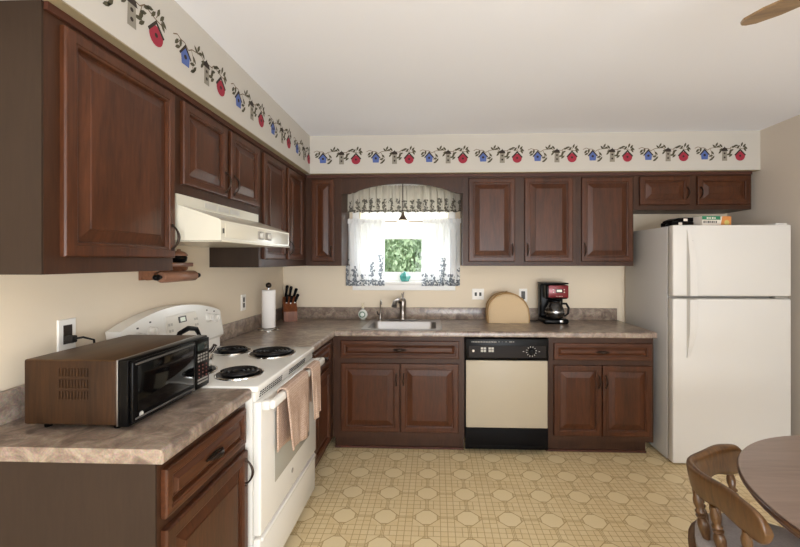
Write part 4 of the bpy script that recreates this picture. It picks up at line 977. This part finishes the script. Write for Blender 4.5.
m = MB(); m.prism([(-.02, .002), (.028, .002), (.032, .014), (.0, .014)], lambda a, b, n: (a, n, b), -.0462, -.0453); m.build('red_flash', 'boxred', fb, 0, local=True)

# ------------------------------------------------------------------ table
TX, TY, TR, TZ = 1.464, 1.078, .545, .74
tb = thing('dining_table', 'round brown laminate dining table at the right with dark moulded edge', 'table', (TX, TY, 0))
m = MB(); m.lathe([(TR-.014, 0), (TR-.004, -.0015), (TR-.004, -.004), (0, -.004)][:1]+[(TR-.012, .0)], (TX, TY, TZ), 96) if False else m.lathe([(0, -.004), (TR-.005, -.004), (TR-.003, -.002), (TR-.005, 0), (0, 0)], (TX, TY, TZ), 96); m.build('tabletop', 'tabletop', tb, 30)
m = MB(); m.lathe([(TR-.05, -.0045), (TR-.002, -.0045), (TR, -.008), (TR-.001, -.016), (TR-.008, -.022), (TR-.012, -.032), (TR-.022, -.036), (TR-.05, -.036)], (TX, TY, TZ), 96)
m.build('edge_molding', 'tableedge', tb, 30)
m = MB(); m.lathe([(0, -.03), (TR-.051, -.03), (TR-.051, -.0045), (0, -.0045)], (TX, TY, TZ), 48); m.build('underside', 'tableedge', tb, 30)
m = MB(); m.lathe([(0, .16), (.06, .16), (.075, .2), (.05, .25), (.045, .34), (.07, .42), (.075, .50), (.05, .58), (.06, .64), (.09, .68), (.09, .70), (0, .70)], (TX, TY, 0), 24); m.build('pedestal', 'oak', tb)
for k in range(4):
    a = k*PI/2+PI/4; c, s = math.cos(a), math.sin(a)
    m = MB(); m.tube([(TX+.04*c, TY+.04*s, .24), (TX+.15*c, TY+.15*s, .20), (TX+.27*c, TY+.27*s, .10), (TX+.36*c, TY+.36*s, .025)], [.035, .034, .03, .0245], 10); m.build('leg', 'oak', tb, 60)

# ------------------------------------------------------------------ chair (mate's chair: bent back board on turned spindles)
CHX, CHY, CHR = 1.070, 1.322, -.53     # seat centre, heading of the sitter
ch = thing('captains_chair', 'honey oak captain chair with grey seat pad pulled up to the round table', 'chair', (CHX, CHY, 0), rz=CHR)
def spindle(m, p0, p1, r=.016, n=12):
    p0, p1 = Vector(p0), Vector(p1)
    prof = [(0, .6), (.08, .62), (.16, .75), (.3, 1.15), (.42, 1.3), (.5, 1.05), (.54, .7), (.56, 1.15), (.585, 1.2), (.61, .72), (.635, 1.1), (.66, 1.15), (.69, .75), (.78, 1.05), (.86, 1.0), (.93, .72), (1, .6)]
    m.tube([p0+(p1-p0)*t for t, _ in prof], [r*k for _, k in prof], n)
m = MB(); rs = []
def seat_ring(sx, sy, z): return [(sx*math.copysign(abs(math.cos(a))**.75, math.cos(a)), sy*math.copysign(abs(math.sin(a))**.75, math.sin(a)), z) for a in [2*PI*j/32 for j in range(32)]]
m.rings([seat_ring(.20, .205, .425), seat_ring(.215, .22, .432), seat_ring(.218, .223, .447), seat_ring(.208, .214, .455)]); m.build('seat', 'oak', ch, 40, local=True)
m = MB(); m.rings([seat_ring(.185, .19, .4555), seat_ring(.198, .203, .463), seat_ring(.198, .203, .478), seat_ring(.180, .186, .488), seat_ring(.10, .10, .490)]); m.build('seat_cushion', 'cushion', ch, 60, local=True)
# back board: horseshoe, opening towards +x (local), nearer end at -y
def bow_pt(t):
    # back curves tightly in the middle and runs out in two nearly straight wings
    y = .258*t; return Vector((-.205+.165*(math.sqrt(t*t+.055)-math.sqrt(.055))/(math.sqrt(1.055)-math.sqrt(.055)), y, 0))
m = MB(); rings = []
N_ = 44
for i in range(N_+1):
    t = math.sin(PI/2*(-1+2*i/N_)); p = bow_pt(t); q = (bow_pt(min(1, t+.02))-bow_pt(max(-1, t-.02))).normalized(); nrm = Vector((q.y, -q.x, 0))
    if nrm.dot(p-Vector((.05, 0, 0))) < 0: nrm = -nrm
    s = abs(t)
    top = .728+.012*math.exp(-((s-.62)/.22)**2)-.004*s
    bot = .628+.016*math.exp(-((s-.5)/.16)**2)
    if s > .84:
        f = ((s-.84)/.16)**1.3; mid = (top+bot)/2; hh = (top-bot)/2*math.sqrt(max(.003, 1-f*f)); top, bot = mid+hh, mid-hh
    th = .0135; flare = .018
    ring = []
    for k in range(14):
        a = 2*PI*k/14; hz = math.sin(a); hn = math.cos(a)
        hz = math.copysign(abs(hz)**.55, hz); hn = math.copysign(abs(hn)**.7, hn)
        zz = (top+bot)/2+(top-bot)/2*hz
        ring.append(p+nrm*(th*hn+flare*(zz-.68)/.05*.5)+Vector((0, 0, zz)))
    rings.append(ring)
m.rings(rings); m.build('back_board', 'oak', ch, 60, local=True)
for t in (-.78, -.42, -.14, .14, .42, .78):
    p = bow_pt(t); b = Vector((p.x*.86+.01, p.y*.78, .4555))
    m = MB(); spindle(m, b, p+Vector((0, 0, .640)), .0140); m.build('spindle', 'oak', ch, 60, local=True)
for sx in (-1, 1):
    for sy in (-1, 1):
        m = MB(); spindle(m, (sx*.205, sy*.21, .0005), (sx*.14, sy*.145, .4245), .021); m.build('leg', 'oak', ch, 60, local=True)
for sy in (-1, 1):
    m = MB(); m.tube([(-.187, sy*.190, .14), (0, sy*.190, .14), (.187, sy*.190, .14)], [.009, .015, .009], 10); m.build('stretcher', 'oak', ch, 60, local=True)

# ------------------------------------------------------------------ ceiling fan
FX, FY, FZ = 1.30, .70, 2.15
fn = thing('ceiling_fan', 'brass ceiling fan with oak blades above the dining table', 'ceiling fan', (FX, FY, CEIL))
m = MB(); m.lathe([(.07, 0), (.07, -.02), (.03, -.05), (.013, -.055), (.013, -.14), (.0, -.14)], (FX, FY, CEIL-.0005), 20); m.build('downrod', 'brass', fn)
m = MB(); m.lathe([(.02, .0), (.09, -.02), (.115, -.05), (.115, -.10), (.08, -.13), (.05, -.14), (.05, -.18), (0, -.18)], (FX, FY, CEIL-.135), 28); m.build('motor', 'brass', fn)
m = MB(); m.lathe([(.05, 0), (.09, -.03), (.10, -.07), (.07, -.11), (0, -.125)], (FX, FY, CEIL-.316), 24); m.build('light_globe', plain('fan_globe', '#f0ead8', .3), fn)
tipd = math.atan2(1.28-FY, .95-FX)
for k in range(5):
    a = tipd+k*2*PI/5; R = RZ(a); T = RX(math.radians(-9))
    def FF(u, v, n): 
        p = T @ Vector((0, v, n)); return Vector((FX, FY, FZ)) + R @ Vector((u, p.y, p.z))
    poly = [(.19, -.045), (.60, -.058), (.655, -.040), (.672, -.018), (.676, .0), (.672, .018), (.655, .040), (.60, .058), (.19, .045)]
    m = MB(); m.prism(poly, FF, 0, .006); bl = m.build('blade', 'fanwood', fn, 30)
    m = MB(); m.prism([(.09, -.015), (.16, -.015), (.20, -.04), (.24, -.04), (.25, 0), (.24, .04), (.20, .04), (.16, .015), (.09, .015)], FF, .0062, .011); m.build('blade_iron', 'brass', bl, 30)
